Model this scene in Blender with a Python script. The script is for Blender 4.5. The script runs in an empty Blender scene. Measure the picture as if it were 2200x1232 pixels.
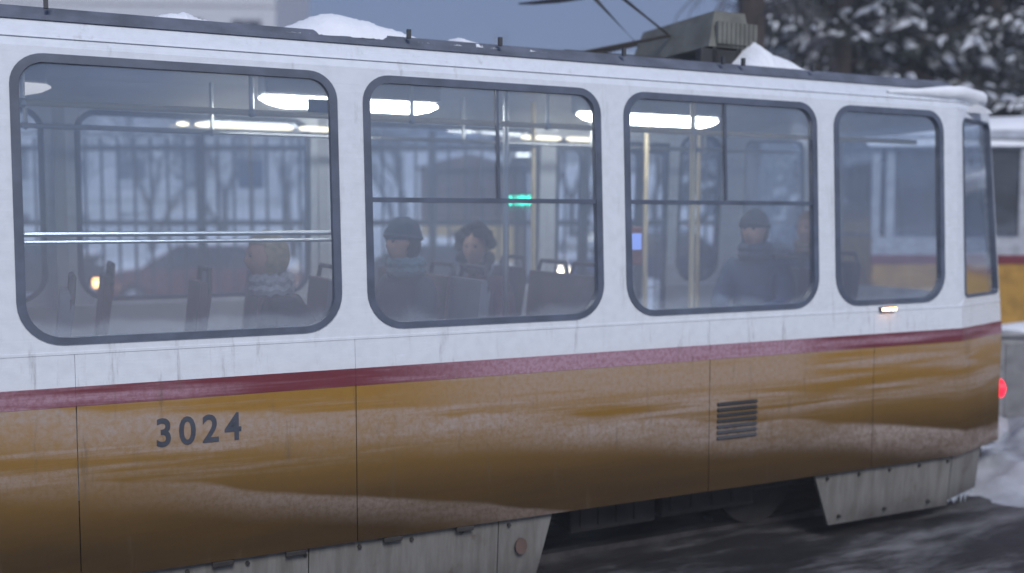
import bpy, bmesh, math, random
from mathutils import Vector, Matrix, noise
R = math.radians
random.seed(7)
SC = bpy.context.scene
COL = SC.collection

# ------------------------------------------------------------------ camera
cam = bpy.data.cameras.new('camera'); camo = bpy.data.objects.new('camera', cam); COL.objects.link(camo)
CH = 2.07
camo.location = (0, 0, CH); camo.rotation_euler = (R(90 - 3.9), 0, 0)
cam.sensor_width = 36; cam.lens = 35; cam.clip_end = 2000; cam.clip_start = .05
cam.dof.use_dof = True; cam.dof.focus_distance = 4.6; cam.dof.aperture_fstop = .8
SC.camera = camo
# ------------------------------------------------------------------ sky and light (overcast winter dusk)
SUN_EL, SUN_AZ = R(40), R(163)
W = bpy.data.worlds.new('World'); SC.world = W; W.use_nodes = True
wn = W.node_tree.nodes; wl = W.node_tree.links
bg = wn['Background']
sky = wn.new('ShaderNodeTexSky'); sky.sky_type = 'NISHITA'; sky.sun_disc = False
sky.sun_elevation = SUN_EL; sky.sun_rotation = SUN_AZ
sky.air_density = 1.6; sky.dust_density = .6; sky.ozone_density = 2.5
cl = wn.new('ShaderNodeMixRGB'); cl.blend_type = 'MIX'; cl.inputs[0].default_value = .80   # cloud cover evens the sky out
cl.inputs[2].default_value = (1.15, 1.8, 4.1, 1)
wl.new(sky.outputs[0], cl.inputs[1]); wl.new(cl.outputs[0], bg.inputs[0]); bg.inputs[1].default_value = .052
sl = bpy.data.lights.new('sun', 'SUN'); sl.energy = 1.5; sl.angle = R(22); sl.color = (1, .985, .98)
so = bpy.data.objects.new('sun', sl); COL.objects.link(so)
so.rotation_euler = Vector((-math.sin(SUN_AZ)*math.cos(SUN_EL), -math.cos(SUN_AZ)*math.cos(SUN_EL), -math.sin(SUN_EL))).to_track_quat('-Z', 'Y').to_euler()
SC.view_settings.view_transform = 'Standard'; SC.view_settings.look = 'None'
SC.view_settings.exposure = 1.0; SC.view_settings.gamma = 1
SC.render.engine = 'CYCLES'
SC.cycles.use_denoising = True
SC.cycles.max_bounces = 8; SC.cycles.transparent_max_bounces = 24; SC.cycles.sample_clamp_indirect = 4

# ------------------------------------------------------------------ node helper
class NT:
    def __init__(s, name):
        s.m = bpy.data.materials.new(name); s.m.use_nodes = True
        s.t = s.m.node_tree; s.t.nodes.clear()
        s.out = s.t.nodes.new('ShaderNodeOutputMaterial')
        s.tc = None
    def n(s, typ, ins=None, **kw):
        nd = s.t.nodes.new(typ)
        for k, v in kw.items(): setattr(nd, k, v)
        for k, v in (ins or {}).items(): s.set(nd.inputs[k], v)
        return nd
    def set(s, sock, v):
        if isinstance(v, bpy.types.NodeSocket): s.t.links.new(v, sock)
        elif v is not None:
            if isinstance(v, tuple) and len(v) == 3 and sock.type == 'RGBA': v = v + (1,)
            sock.default_value = v
    def co(s, kind='Object'):
        if not s.tc: s.tc = s.n('ShaderNodeTexCoord')
        return s.tc.outputs[kind]
    def map(s, scale=(1, 1, 1), loc=(0, 0, 0), kind='Object'):
        return s.n('ShaderNodeMapping', {'Vector': s.co(kind), 'Scale': scale, 'Location': loc}).outputs[0]
    def noise(s, scale=(1, 1, 1), sc=1., detail=4., rough=.6, loc=(0, 0, 0)):
        return s.n('ShaderNodeTexNoise', {'Vector': s.map(scale, loc), 'Scale': sc, 'Detail': detail, 'Roughness': rough}).outputs['Fac']
    def math(s, op, a, b=None, c=None):
        nd = s.n('ShaderNodeMath', operation=op)
        s.set(nd.inputs[0], a); s.set(nd.inputs[1], b)
        if c is not None: s.set(nd.inputs[2], c)
        return nd.outputs[0]
    def rng(s, v, a, b, c=0., d=1.):
        return s.n('ShaderNodeMapRange', {0: v, 1: a, 2: b, 3: c, 4: d}, interpolation_type='SMOOTHSTEP').outputs[0]
    def mix(s, f, a, b):
        nd = s.n('ShaderNodeMixRGB'); s.set(nd.inputs[0], f); s.set(nd.inputs[1], a); s.set(nd.inputs[2], b)
        return nd.outputs[0]
    def bsdf(s, col, rough=.6, metal=0., bump=None, bstr=.3, bdist=.01, coat=0., emis=None, estr=0., spec=.5):
        p = s.n('ShaderNodeBsdfPrincipled', {'Base Color': col, 'Roughness': rough, 'Metallic': metal, 'Coat Weight': coat, 'Specular IOR Level': spec})
        if emis: s.set(p.inputs['Emission Color'], emis); s.set(p.inputs['Emission Strength'], estr)
        if bump is not None:
            b = s.n('ShaderNodeBump', {'Height': bump, 'Strength': bstr, 'Distance': bdist}); s.set(p.inputs['Normal'], b.outputs[0])
        return p.outputs[0]
    def done(s, sh): s.t.links.new(sh, s.out.inputs[0]); return s.m

def mat(name, col, rough=.6, metal=0., var=.25, nscale=6., bstr=.15, coat=0., spec=.5):
    t = NT(name); nz = t.noise(sc=nscale, detail=6)
    dark = tuple(c * (1 - var) for c in col); lite = tuple(min(1, c * (1 + var)) for c in col)
    return t.done(t.bsdf(t.mix(t.rng(nz, .3, .7), dark, lite), rough, metal, bump=t.noise(sc=nscale * 6), bstr=bstr, bdist=.004, coat=coat, spec=spec))
def emit(name, col, st):
    t = NT(name); return t.done(t.bsdf(tuple(c * .5 for c in col), .5, emis=col, estr=st))

def paint(name, col, ghost=(.36, .30, .28), amt=.88, low=True):
    """old tram paint: pale snow-reflection bands and low light falloff painted in, scuffs and dust"""
    t = NT(name)
    sep = t.n('ShaderNodeSeparateXYZ', {0: t.co()}); s, z = sep.outputs[0], sep.outputs[2]
    n1 = t.noise((.5, 1, 5), 1.6, 5, .62); n2 = t.noise((.22, 1, 5), 3.2, 4, .55, (3, 0, 1)); n3 = t.noise((2, 2, 2), 9, 6)
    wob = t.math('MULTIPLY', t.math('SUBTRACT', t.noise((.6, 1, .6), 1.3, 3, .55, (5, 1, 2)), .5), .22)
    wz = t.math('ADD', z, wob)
    e1 = t.math('SUBTRACT', t.math('SUBTRACT', 1.26, t.math('MULTIPLY', s, .103)), wz)   # depth below the edge of the first painted snow-reflection band
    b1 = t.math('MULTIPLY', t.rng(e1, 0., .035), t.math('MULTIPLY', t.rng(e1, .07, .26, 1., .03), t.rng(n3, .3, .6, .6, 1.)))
    e2 = t.math('SUBTRACT', t.math('SUBTRACT', .98, t.math('MULTIPLY', s, .195)), wz)
    b2 = t.math('MULTIPLY', t.rng(e2, 0., .03), t.rng(e2, .02, .20, .5, .0))
    b3 = t.math('MULTIPLY', t.rng(n2, .42, .62), t.rng(z, .8, .95, 0., .9))
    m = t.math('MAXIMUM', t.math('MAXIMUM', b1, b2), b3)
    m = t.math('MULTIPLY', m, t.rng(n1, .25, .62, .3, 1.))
    cs = t.math('MULTIPLY', t.rng(s, 1.5, 2.6), t.rng(s, 4.3, 4.75, 1., 0.))          # pale snow reflection painted over the middle of the side
    b4 = t.math('MULTIPLY', cs, t.math('MULTIPLY', t.rng(z, .98, 1.12), t.rng(n2, .18, .48)))
    m = t.math('MAXIMUM', m, t.math('MULTIPLY', b4, .95 if name == 'tram_maroon_paint' else .7))
    m = t.math('MULTIPLY', m, t.rng(z, 1.30, 1.42, 1., .12))
    c = t.mix(t.rng(n3, .35, .75, 0., .22), col, tuple(x * .6 for x in col))
    low_falloff = t.math('MULTIPLY', t.rng(z, .50, 1.28, .95, 0.08), t.rng(n1, .15, .75, .88, 1.)) if low else 0.  # light falloff painted into the colour, darker towards the bottom
    c = t.mix(low_falloff, c, (.022, .0145, .009))
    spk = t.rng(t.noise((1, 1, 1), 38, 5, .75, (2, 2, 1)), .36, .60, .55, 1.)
    c = t.mix(t.math('MULTIPLY', t.math('MULTIPLY', m, spk), amt), c, ghost)  # pale bands put ghosted snow reflections into the paint colour
    spt = t.math('MULTIPLY', t.rng(t.noise((1, 1, 1.4), 24, 8, .8, (7, 1, 3)), .60, .70, 0., .75), t.rng(z, .5, 1.25, 1., .12))
    c = t.mix(spt, c, (.05, .04, .032))
    if name == 'tram_maroon_paint': m = m
    rust = t.math('MULTIPLY', t.rng(t.noise((5, 5, .6), 3., 6, .7, (1, 4, 2)), .56, .74, 0., .6), t.rng(z, 1.2, 1.6, 1., .45))
    c = t.mix(rust, c, (.10, .075, .05))
    ro = t.math('ADD', .26, t.math('MULTIPLY', m, .4))
    if low:
        ro = t.math('MINIMUM', 1., t.math('ADD', ro, t.math('MULTIPLY', low_falloff, .6)))
        return t.done(t.bsdf(c, ro, bump=t.noise((1, 1, 1), 2.2, 3), bstr=.25, bdist=.02, coat=t.math('MULTIPLY', t.math('SUBTRACT', 1., low_falloff), .2), spec=t.math('MULTIPLY', t.math('SUBTRACT', 1., low_falloff), .5)))
    return t.done(t.bsdf(c, ro, bump=t.noise((1, 1, 1), 2.2, 3), bstr=.25, bdist=.02, coat=.25))

def glass_mat(name, haze=.055, refl=.16, tint=(.90, .94, .98)):
    t = NT(name)
    sep = t.n('ShaderNodeSeparateXYZ', {0: t.co()}); z = sep.outputs[2]
    n1 = t.noise((1.2, 1, 1.2), 1.7, 6, .6); n2 = t.noise((2, 2, 7), 5, 6, .65)
    tr = t.n('ShaderNodeBsdfTransparent', {0: tint}).outputs[0]
    df = t.n('ShaderNodeBsdfDiffuse', {0: (.60, .66, .76)}).outputs[0]
    tl = t.n('ShaderNodeBsdfTranslucent', {0: (.66, .72, .80)}).outputs[0]
    hz = t.n('ShaderNodeMixShader', {0: .45}); t.set(hz.inputs[1], df); t.set(hz.inputs[2], tl)
    f = t.math('MULTIPLY', t.rng(n1, .25, .75, .45, 1.35), haze)
    f = t.math('ADD', f, t.math('MULTIPLY', t.rng(n2, .5, .75), haze * .35))
    m1 = t.n('ShaderNodeMixShader', {0: f}); t.set(m1.inputs[1], tr); t.set(m1.inputs[2], hz.outputs[0])
    gl = t.n('ShaderNodeBsdfGlossy', {0: (.95, .97, 1), 'Roughness': .04})
    b = t.n('ShaderNodeBump', {'Height': t.noise((1, 1, 1), 1.3, 2), 'Strength': .25, 'Distance': .02}); t.set(gl.inputs['Normal'], b.outputs[0])
    gm_ = t.n('ShaderNodeNewGeometry'); dt = t.n('ShaderNodeVectorMath', {0: gm_.outputs['Incoming'], 1: gm_.outputs['Normal']}, operation='DOT_PRODUCT').outputs['Value']
    fr = t.math('ADD', .03, t.math('MULTIPLY', t.math('POWER', t.math('SUBTRACT', 1., t.math('ABSOLUTE', dt)), 4.), .8))
    m2 = t.n('ShaderNodeMixShader', {0: t.math('ADD', t.math('MULTIPLY', fr, 1.0), refl)}); t.set(m2.inputs[1], m1.outputs[0]); t.set(m2.inputs[2], gl.outputs[0])
    return t.done(m2.outputs[0])

def snow_mat(name, col=(.78, .81, .86), dirt=.0, dcol=(.16, .14, .13)):
    t = NT(name); n1 = t.noise(sc=2.2, detail=8, rough=.7); n2 = t.noise(sc=18, detail=6)
    c = t.mix(t.rng(n1, .35, .75, 0., .5), col, tuple(x * .8 for x in col))
    if dirt: c = t.mix(t.rng(t.noise(sc=1.1, detail=9, rough=.72, loc=(4, 2, 0)), .5 - dirt * .3, .72, 0., dirt), c, dcol)
    return t.done(t.bsdf(c, .75, bump=t.math('ADD', n1, t.math('MULTIPLY', n2, .3)), bstr=.5, bdist=.03, spec=.3))

M = {}
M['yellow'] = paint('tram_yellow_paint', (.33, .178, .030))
M['white'] = paint('tram_white_paint', (.68, .72, .78), ghost=(.5, .48, .47), amt=.3, low=False)
M['maroon'] = paint('tram_maroon_paint', (.155, .022, .032), ghost=(.42, .27, .34), amt=.9)
t = NT('tram_grey_skirt_paint'); zz_ = t.n('ShaderNodeSeparateXYZ', {0: t.co()}).outputs[2]
st_ = t.noise((7, 1, .8), 2.2, 8, .72); bl_ = t.noise((1, 1, 1), 3.2, 7, .7, (2, 0, 0))
c_ = t.mix(t.rng(st_, .35, .7, 0., .75), (.19, .185, .175), (.095, .088, .078)); c_ = t.mix(t.rng(bl_, .58, .72, 0., .8), c_, (.075, .042, .026)); c_ = t.mix(t.math('MULTIPLY', t.rng(zz_, .05, .28, .75, 0.), t.rng(bl_, .3, .6, .4, 1.)), c_, (.035, .032, .03))
M['skirt'] = t.done(t.bsdf(c_, .75, bump=bl_, bstr=.5, bdist=.01))
M['rubber'] = mat('black_rubber', (.085, .105, .15), .5, var=.2)
M['black'] = mat('black_steel', (.022, .022, .024), .6, var=.3)
M['under'] = mat('underframe_steel', (.030, .027, .025), .85, var=.4)
M['steel'] = mat('brushed_steel', (.50, .51, .52), .28, 1., var=.1)
M['rail'] = mat('worn_rail_steel', (.24, .22, .21), .35, .9)
M['glass'] = glass_mat('fogged_glass')
M['glass_far'] = glass_mat('far_glass', .015, .01, (.96, .98, 1))
M['lining'] = mat('pale_wall_lining', (.50, .52, .56), .55, var=.08)
M['ceiling'] = mat('ceiling_laminate', (.55, .56, .57), .35, var=.06, spec=.6)
M['floor'] = mat('rubber_floor', (.07, .07, .07), .6)
M['seat'] = mat('seat_shell_brown', (.085, .058, .052), .55)
M['seat2'] = mat('seat_shell_grey', (.13, .14, .165), .55)
M['pole'] = mat('cream_grab_pole', (.62, .52, .33), .35, var=.1)
M['lamp'] = emit('tube_lamp_glow', (1., .965, .88), 15.)
M['lamp_dim'] = emit('tube_lamp_dim', (1., .93, .90), .42)
M['red'] = emit('red_tail_glow', (1., .01, .03), 1.6)
M['amber'] = emit('amber_glow', (1., .42, .12), 9.)
M['warm'] = emit('warm_headlamp_glow', (1., .80, .55), 9.)
M['green'] = emit('green_led_glow', (.03, 1., .58), 4.)
M['white_led'] = emit('white_led_glow', (1, 1, 1), 3.)
M['num'] = mat('dark_blue_grey_lettering', (.055, .062, .085), .55)
M['snow'] = snow_mat('snow')
M['snow_d'] = snow_mat('dirty_snow', (.46, .49, .55), .75)
M['brown'] = mat('brown_boards', (.10, .065, .055), .8)
M['ochre'] = mat('ochre_render', (.46, .34, .14), .85)
M['blue'] = mat('blue_shutter_paint', (.045, .095, .19), .5)
M['dblue'] = mat('dark_blue_paint', (.03, .05, .10), .6)
M['bark'] = mat('bark', (.055, .045, .040), .95, nscale=14, bstr=.8)
M['needle'] = mat('spruce_needles', (.018, .028, .024), .8, var=.4)
M['twig'] = mat('grey_twigs', (.075, .070, .072), .9)
M['concrete'] = mat('grey_concrete', (.30, .30, .31), .85)
M['plaster'] = mat('pale_grey_plaster', (.50, .52, .56), .9, var=.12)
M['winglass'] = mat('dark_window_glass', (.05, .06, .08), .12, spec=.8)
M['iron'] = mat('fence_iron', (.045, .048, .055), .6)
M['railing'] = mat('roof_edge_paint', (.10, .115, .15), .7)
M['cabinet'] = mat('olive_roof_box', (.13, .135, .12), .7)
M['tyre'] = mat('tyre', (.02, .02, .02), .8)
M['rust'] = mat('red_brown_board', (.20, .055, .045), .6)
M['skin'] = mat('skin', (.36, .20, .15), .55, var=.12)
M['eye'] = mat('eye', (.03, .02, .02), .2)

# ------------------------------------------------------------------ mesh helpers
class MB:
    def __init__(s): s.v = []; s.f = []; s.m = []
    def add(s, vs, fs, mi=0):
        b = len(s.v); s.v += [tuple(v) for v in vs]; s.f += [tuple(b + i for i in f) for f in fs]; s.m += [mi] * len(fs); return s
    def box(s, a, b, mi=0, bev=0.):
        x0, y0, z0 = a; x1, y1, z1 = b
        if bev > 0:
            bm = bmesh.new(); bmesh.ops.create_cube(bm, size=1)
            for v in bm.verts: v.co = Vector(((x0 + x1) / 2 + v.co.x * (x1 - x0), (y0 + y1) / 2 + v.co.y * (y1 - y0), (z0 + z1) / 2 + v.co.z * (z1 - z0)))
            bmesh.ops.bevel(bm, geom=bm.edges[:], offset=bev, segments=2, affect='EDGES', profile=.5)
            bm.verts.index_update(); s.add([v.co[:] for v in bm.verts], [[v.index for v in f.verts] for f in bm.faces], mi); bm.free(); return s
        return s.add([(x0, y0, z0), (x1, y0, z0), (x1, y1, z0), (x0, y1, z0), (x0, y0, z1), (x1, y0, z1), (x1, y1, z1), (x0, y1, z1)],
              [(0, 3, 2, 1), (4, 5, 6, 7), (0, 1, 5, 4), (1, 2, 6, 5), (2, 3, 7, 6), (3, 0, 4, 7)], mi)
    def tube(s, pts, r, n=8, mi=0, caps=True):
        pts = [Vector(p) for p in pts]; rs = r if isinstance(r, (list, tuple)) else [r] * len(pts)
        vs = []; fs = []
        up = Vector((0, 0, 1))
        for i, p in enumerate(pts):
            d = (pts[min(i + 1, len(pts) - 1)] - pts[max(i - 1, 0)]).normalized()
            a = d.cross(up);
            if a.length < .05: a = d.cross(Vector((1, 0, 0)))
            a.normalize(); b = a.cross(d)
            for k in range(n):
                t = 2 * math.pi * k / n; vs.append(p + (a * math.cos(t) + b * math.sin(t)) * rs[i])
        for i in range(len(pts) - 1):
            for k in range(n): fs.append((i * n + k, i * n + (k + 1) % n, (i + 1) * n + (k + 1) % n, (i + 1) * n + k))
        if caps: fs += [tuple(range(n - 1, -1, -1)), tuple(range((len(pts) - 1) * n, len(pts) * n))]
        return s.add(vs, fs, mi)
    def blob(s, c, r, mi=0, amp=.2, sub=2, seed=0, flat=None):
        bm = bmesh.new(); bmesh.ops.create_icosphere(bm, subdivisions=sub, radius=1)
        r = r if isinstance(r, (tuple, list)) else (r, r, r)
        for v in bm.verts:
            k = 1 + amp * noise.noise(v.co * 1.7 + Vector((seed * 3.1, seed * 1.7, 0)))
            q = v.co * k
            if flat is not None and q.z < flat: q.z = flat
            v.co = Vector((c[0] + q.x * r[0], c[1] + q.y * r[1], c[2] + q.z * r[2]))
        bm.verts.index_update(); s.add([v.co[:] for v in bm.verts], [[v.index for v in f.verts] for f in bm.faces], mi); bm.free(); return s
    def prism(s, poly, y0, y1, mi=0):
        """polygon in x,z extruded along y"""
        n = len(poly)
        return s.add([(x, y0, z) for x, z in poly] + [(x, y1, z) for x, z in poly],
              [tuple(range(n)), tuple(range(2 * n - 1, n - 1, -1))] + [(i, i + n, (i + 1) % n + n, (i + 1) % n) for i in range(n)], mi)
    def build(s, name, mats, parent=None, smooth=False, **tags):
        me = bpy.data.meshes.new(name); me.from_pydata(s.v, [], s.f)
        for m_ in (mats if isinstance(mats, (list, tuple)) else [mats]): me.materials.append(m_)
        for p, k in zip(me.polygons, s.m): p.material_index = k
        bm = bmesh.new(); bm.from_mesh(me); bmesh.ops.recalc_face_normals(bm, faces=bm.faces[:]); bm.to_mesh(me); bm.free()
        if smooth:
            for p in me.polygons: p.use_smooth = True
            try: me.set_sharp_from_angle(angle=R(40))
            except Exception: pass
        return link(name, me, parent, **tags)
def link(name, data, parent=None, loc=None, rz=None, **tags):
    o = bpy.data.objects.new(name, data); COL.objects.link(o)
    if parent: o.parent = parent
    if loc is not None: o.location = loc
    if rz is not None: o.rotation_euler = (0, 0, rz)
    for k, v in tags.items(): o[k] = v
    return o
def thing(name, label, cat, loc=(0, 0, 0), rz=0., group=None):
    o = link(name, None, None, loc, rz, label=label, category=cat)
    if group: o['group'] = group
    return o
def at(px, py, Y):
    """world point seen at photo pixel px,py on the plane y = Y"""
    p = R(3.9); u = (px - 1100) / 2139; v = (616 - py) / 2139
    d = Vector((u, math.cos(p) + v * math.sin(p), -math.sin(p) + v * math.cos(p)))
    return Vector((0, 0, CH)) + d * (Y / d.y)

# ------------------------------------------------------------------ tram frame: s along the car, w into the car, z up
TH = R(25.4); P0 = Vector((-2.188, 4.254, 0))
WID = 2.5
def tumble(z):
    pts = [(0, 0), (1.24, 0), (2.82, .078), (2.94, .15), (3.02, .25), (3.5, .25)]
    for (a, b), (c, d) in zip(pts, pts[1:]):
        if z <= c: return b + (d - b) * (z - a) / (c - a)
    return .25
PLAN = [(-9.0, 0), (5.82, 0), (6.5, .23), (6.6, .42), (6.68, .8), (6.7, 1.25)]
PL = [0]
for a, b in zip(PLAN, PLAN[1:]): PL.append(PL[-1] + math.hypot(b[0] - a[0], b[1] - a[1]))
PL = [x - 9.0 for x in PL]          # so that u == s along the straight side
UEND = PL[-1]
def shell(u, z, inset=0., far=False):
    for i in range(len(PL) - 1):
        if u <= PL[i + 1] or i == len(PL) - 2:
            t = (u - PL[i]) / (PL[i + 1] - PL[i]); a, b = PLAN[i], PLAN[i + 1]
            s = a[0] + (b[0] - a[0]) * t; w = a[1] + (b[1] - a[1]) * t
            n = Vector((-(b[1] - a[1]), b[0] - a[0])).normalized(); break
    w2 = w + tumble(z) * (1 - w / 1.25)
    k = max(0, (s - 5.82) / .88)
    s2 = s - k * (.16 * max(0, z - 1.24) / 1.6 + max(0, z - 2.8) * .5)
    s2 += n.x * inset; w2 += n.y * inset
    if far: w2 = WID - w2
    return (s2, w2, z)
def usteps(u0, u1):
    us = [u0] + [x for x in PL if u0 + 1e-4 < x < u1 - 1e-4] + [u1]
    return us
def panel(name, m, u0, u1, zs, parent, far=False, th=.03, proud=0., smooth=False, **tags):
    """closed thin panel following the shell"""
    us = usteps(u0, u1); b = MB(); n = len(us); k = len(zs)
    vo = [shell(u, z, -proud, far) for z in zs for u in us]; vi = [shell(u, z, th, far) for z in zs for u in us]
    fs = []
    for j in range(k - 1):
        for i in range(n - 1):
            q = (j * n + i, j * n + i + 1, (j + 1) * n + i + 1, (j + 1) * n + i)
            fs.append(q); fs.append(tuple(n * k + x for x in reversed(q)))
    N = n * k
    for i in range(n - 1):
        fs.append((i, N + i, N + i + 1, i + 1)); a = (k - 1) * n + i; fs.append((a, a + 1, N + a + 1, N + a))
    for j in range(k - 1):
        a = j * n; c = (j + 1) * n; fs.append((a, c, N + c, N + a)); a += n - 1; c += n - 1; fs.append((a, N + a, N + c, c))
    b.add(vo + vi, fs); return b.build(name, m, parent, smooth, **tags)
def rrect(u0, u1, z0, z1, rt, rb, seg=8):
    pts = []
    for cx, cz, r, a0 in ((u1 - rb, z0 + rb, rb, -90), (u1 - rt, z1 - rt, rt, 0), (u0 + rt, z1 - rt, rt, 90), (u0 + rb, z0 + rb, rb, 180)):
        for i in range(seg + 1):
            a = R(a0 + 90 * i / seg); pts.append((cx + r * math.cos(a), cz + r * math.sin(a)))
    return pts
def surround(name, m, U0, U1, Z0, Z1, hole, parent, far=False, th=.035):
    """bay panel with a rounded opening: every hole point is joined to the bay edge"""
    cu = sum(p[0] for p in hole) / len(hole); cz = sum(p[1] for p in hole) / len(hole)
    hu = [p[0] for p in hole]; hz = [p[1] for p in hole]
    n = len(hole); seg = n // 4 - 1
    out = []
    for i, (u, z) in enumerate(hole):
        c, k = divmod(i, seg + 1); f = k / seg
        corner = [(U1, Z0), (U1, Z1), (U0, Z1), (U0, Z0)][c]
        # start and end of this corner on the bay edge
        a = [(u, None), (None, z), (u, None), (None, z)][c]
        h0 = hole[c * (seg + 1)]; h1 = hole[c * (seg + 1) + seg]
        st = [(h0[0], Z0), (U1, h0[1]), (h0[0], Z1), (U0, h0[1])][c]; en = [(U1, h1[1]), (h1[0], Z1), (U0, h1[1]), (h1[0], Z0)][c]
        if f <= .5: q = (st[0] + (corner[0] - st[0]) * f * 2, st[1] + (corner[1] - st[1]) * f * 2)
        else: q = (corner[0] + (en[0] - corner[0]) * (f * 2 - 1), corner[1] + (en[1] - corner[1]) * (f * 2 - 1))
        out.append(q)
    b = MB(); vs = []
    for ins in (0, th):
        vs += [shell(u, z, ins, far) for u, z in out] + [shell(u, z, ins, far) for u, z in hole]
    fs = []
    for i in range(n):
        j = (i + 1) % n
        fs += [(i, j, n + j, n + i), (2 * n + j, 2 * n + i, 3 * n + i, 3 * n + j), (n + i, n + j, 3 * n + j, 3 * n + i), (j, i, 2 * n + i, 2 * n + j)]
    return b.add(vs, fs).build(name, m, parent)
def ring(name, m, outer, inner, parent, far=False, d0=-.008, d1=.03):
    n = len(outer); b = MB(); vs = []
    for ins in (d0, d1):
        vs += [shell(u, z, ins, far) for u, z in outer] + [shell(u, z, ins, far) for u, z in inner]
    fs = []
    for i in range(n):
        j = (i + 1) % n
        fs += [(i, j, n + j, n + i), (2 * n + j, 2 * n + i, 3 * n + i, 3 * n + j), (n + i, n + j, 3 * n + j, 3 * n + i), (j, i, 2 * n + i, 2 * n + j)]
    return b.add(vs, fs).build(name, m, parent)
def tram_window(U0, U1, Z0, Z1, T, far=False, vent=None, gm=None, rt=.14, rb=.19, gw=.038):
    g = ring('window', M['rubber'], rrect(U0, U1, Z0, Z1, rt, rb), rrect(U0 + gw, U1 - gw, Z0 + gw * .8, Z1 - gw, max(.02, rt - gw), max(.02, rb - gw)), T, far)
    pp = rrect(U0 + gw * .5, U1 - gw * .5, Z0 + gw * .4, Z1 - gw * .5, max(.03, rt - gw / 2), max(.03, rb - gw / 2))
    b = MB(); n = len(pp)
    b.add([shell(u, z, .012, far) for u, z in pp] + [shell(u, z, .017, far) for u, z in pp], [tuple(range(n)), tuple(range(2 * n - 1, n - 1, -1))] + [(i, (i + 1) % n, (i + 1) % n + n, i + n) for i in range(n)])
    b.build('pane', gm or M['glass'], g)
    if vent:
        zb, ud = vent
        b = MB()
        def bar(u0, u1, z0, z1, ins0=.000, ins1=.011):
            b.add([shell(u, z, i, far) for i in (ins0, ins1) for u, z in ((u0, z0), (u1, z0), (u1, z1), (u0, z1))],
                  [(0, 1, 2, 3), (7, 6, 5, 4), (0, 4, 5, 1), (1, 5, 6, 2), (2, 6, 7, 3), (3, 7, 4, 0)])
        bar(U0 + gw, U1 - gw, zb - .012, zb + .012); b.build('vent_rail', M['rubber'], g)
        b = MB(); bar(ud - .008, ud + .008, zb + .012, Z1 - gw); b.build('vent_divider', M['rubber'], g)
    return g

# ------------------------------------------------------------------ setting: ground, slush street, rails, snow banks
t = NT('slush_asphalt')
n1 = t.noise((.35, 1.5, 1), 1.6, 9, .72); n2 = t.noise(sc=30, detail=6)
c = t.mix(t.rng(n1, .46, .70), (.022, .021, .022), (.20, .20, .21))
t.done(t.bsdf(c, t.math('ADD', .35, t.math('MULTIPLY', n1, .4)), bump=t.math('ADD', n1, t.math('MULTIPLY', n2, .3)), bstr=.6, bdist=.03)); M['slush'] = t.m

def hfield(name, x0, x1, y0, y1, nx, ny, f, m, kind='structure', parent=None, smooth=True):
    b = MB(); vs = [(x0 + (x1 - x0) * i / nx, y0 + (y1 - y0) * j / ny) for j in range(ny + 1) for i in range(nx + 1)]
    b.add([(x, y, f(x, y)) for x, y in vs], [(j * (nx + 1) + i, j * (nx + 1) + i + 1, (j + 1) * (nx + 1) + i + 1, (j + 1) * (nx + 1) + i) for j in range(ny) for i in range(nx)])
    o = b.build(name, m, parent, smooth); o['kind'] = kind; return o
def nz(x, y, z=0): return noise.noise(Vector((x, y, z)))
b = MB(); b.add([(-900, -900, -.03), (900, -900, -.03), (900, 900, -.03), (-900, 900, -.03)], [(0, 1, 2, 3)]); g = b.build('ground', M['snow']); g['kind'] = 'structure'
# slushy tram street in front of and under the tram (aligned with the track)
TM = Matrix.Translation(P0) @ Matrix.Rotation(TH, 4, 'Z')
def street_h(x, y): return .03 * nz(x * .6, y * 2.2) + .014 * nz(x * 4, y * 6) + .008 * nz(x * 11, y * 13) - .01
o = hfield('street', -12, 16, -9, 3.1, 420, 180, street_h, M['slush']); o.matrix_world = TM
def kerb_h(x, y):
    d = (y + 10.3) / 1.2; return math.exp(-d * d) * (.45 + .35 * nz(x * .35, 1.1) + .2 * nz(x * 1.1, y)) + .05 * nz(x * 2, y * 2) * (y < -9.6)
o = hfield('snow_bank', -30, 40, -16, -9, 180, 24, kerb_h, M['snow']); o.matrix_world = TM
for wv in (.53, 1.97):
    b = MB(); b.prism([(-.035, -.02), (.035, -.02), (.035, .012), (-.035, .012)], 0, 1)
    b = MB(); b.box((-30, wv - .035, -.02), (40, wv + .035, .03)); o = b.build('rail', M['rail']); o.matrix_world = TM; o['kind'] = 'structure'
# trampled snow between the tracks and the bank beyond
def bank_h(x, y):
    base = .10 * (nz(x * .5, y * .5) + .4) + .05 * nz(x * 2.1, y * 2.1) + .02 * nz(x * 7, y * 7)
    d = (y - 14.8 + .05 * x) / 1.5; ridge = math.exp(-d * d)
    env = min(1, max(0, (x + 2.2) / 2.6)) * min(1, max(0, (13 - x) / 3))
    h = ridge * env * (1.0 + .22 * nz(x * .45, 3.3) + .13 * nz(x * 1.7, y * 1.5))
    d2 = math.hypot((x - 4.9) / .8, (y - 9.3) / .7)
    return max(-.02, base * min(1, max(0, (y - 4) / 3))) + h
hfield('snow_bank', -34, 34, 8.2, 34, 272, 104, bank_h, M['snow'])
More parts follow.
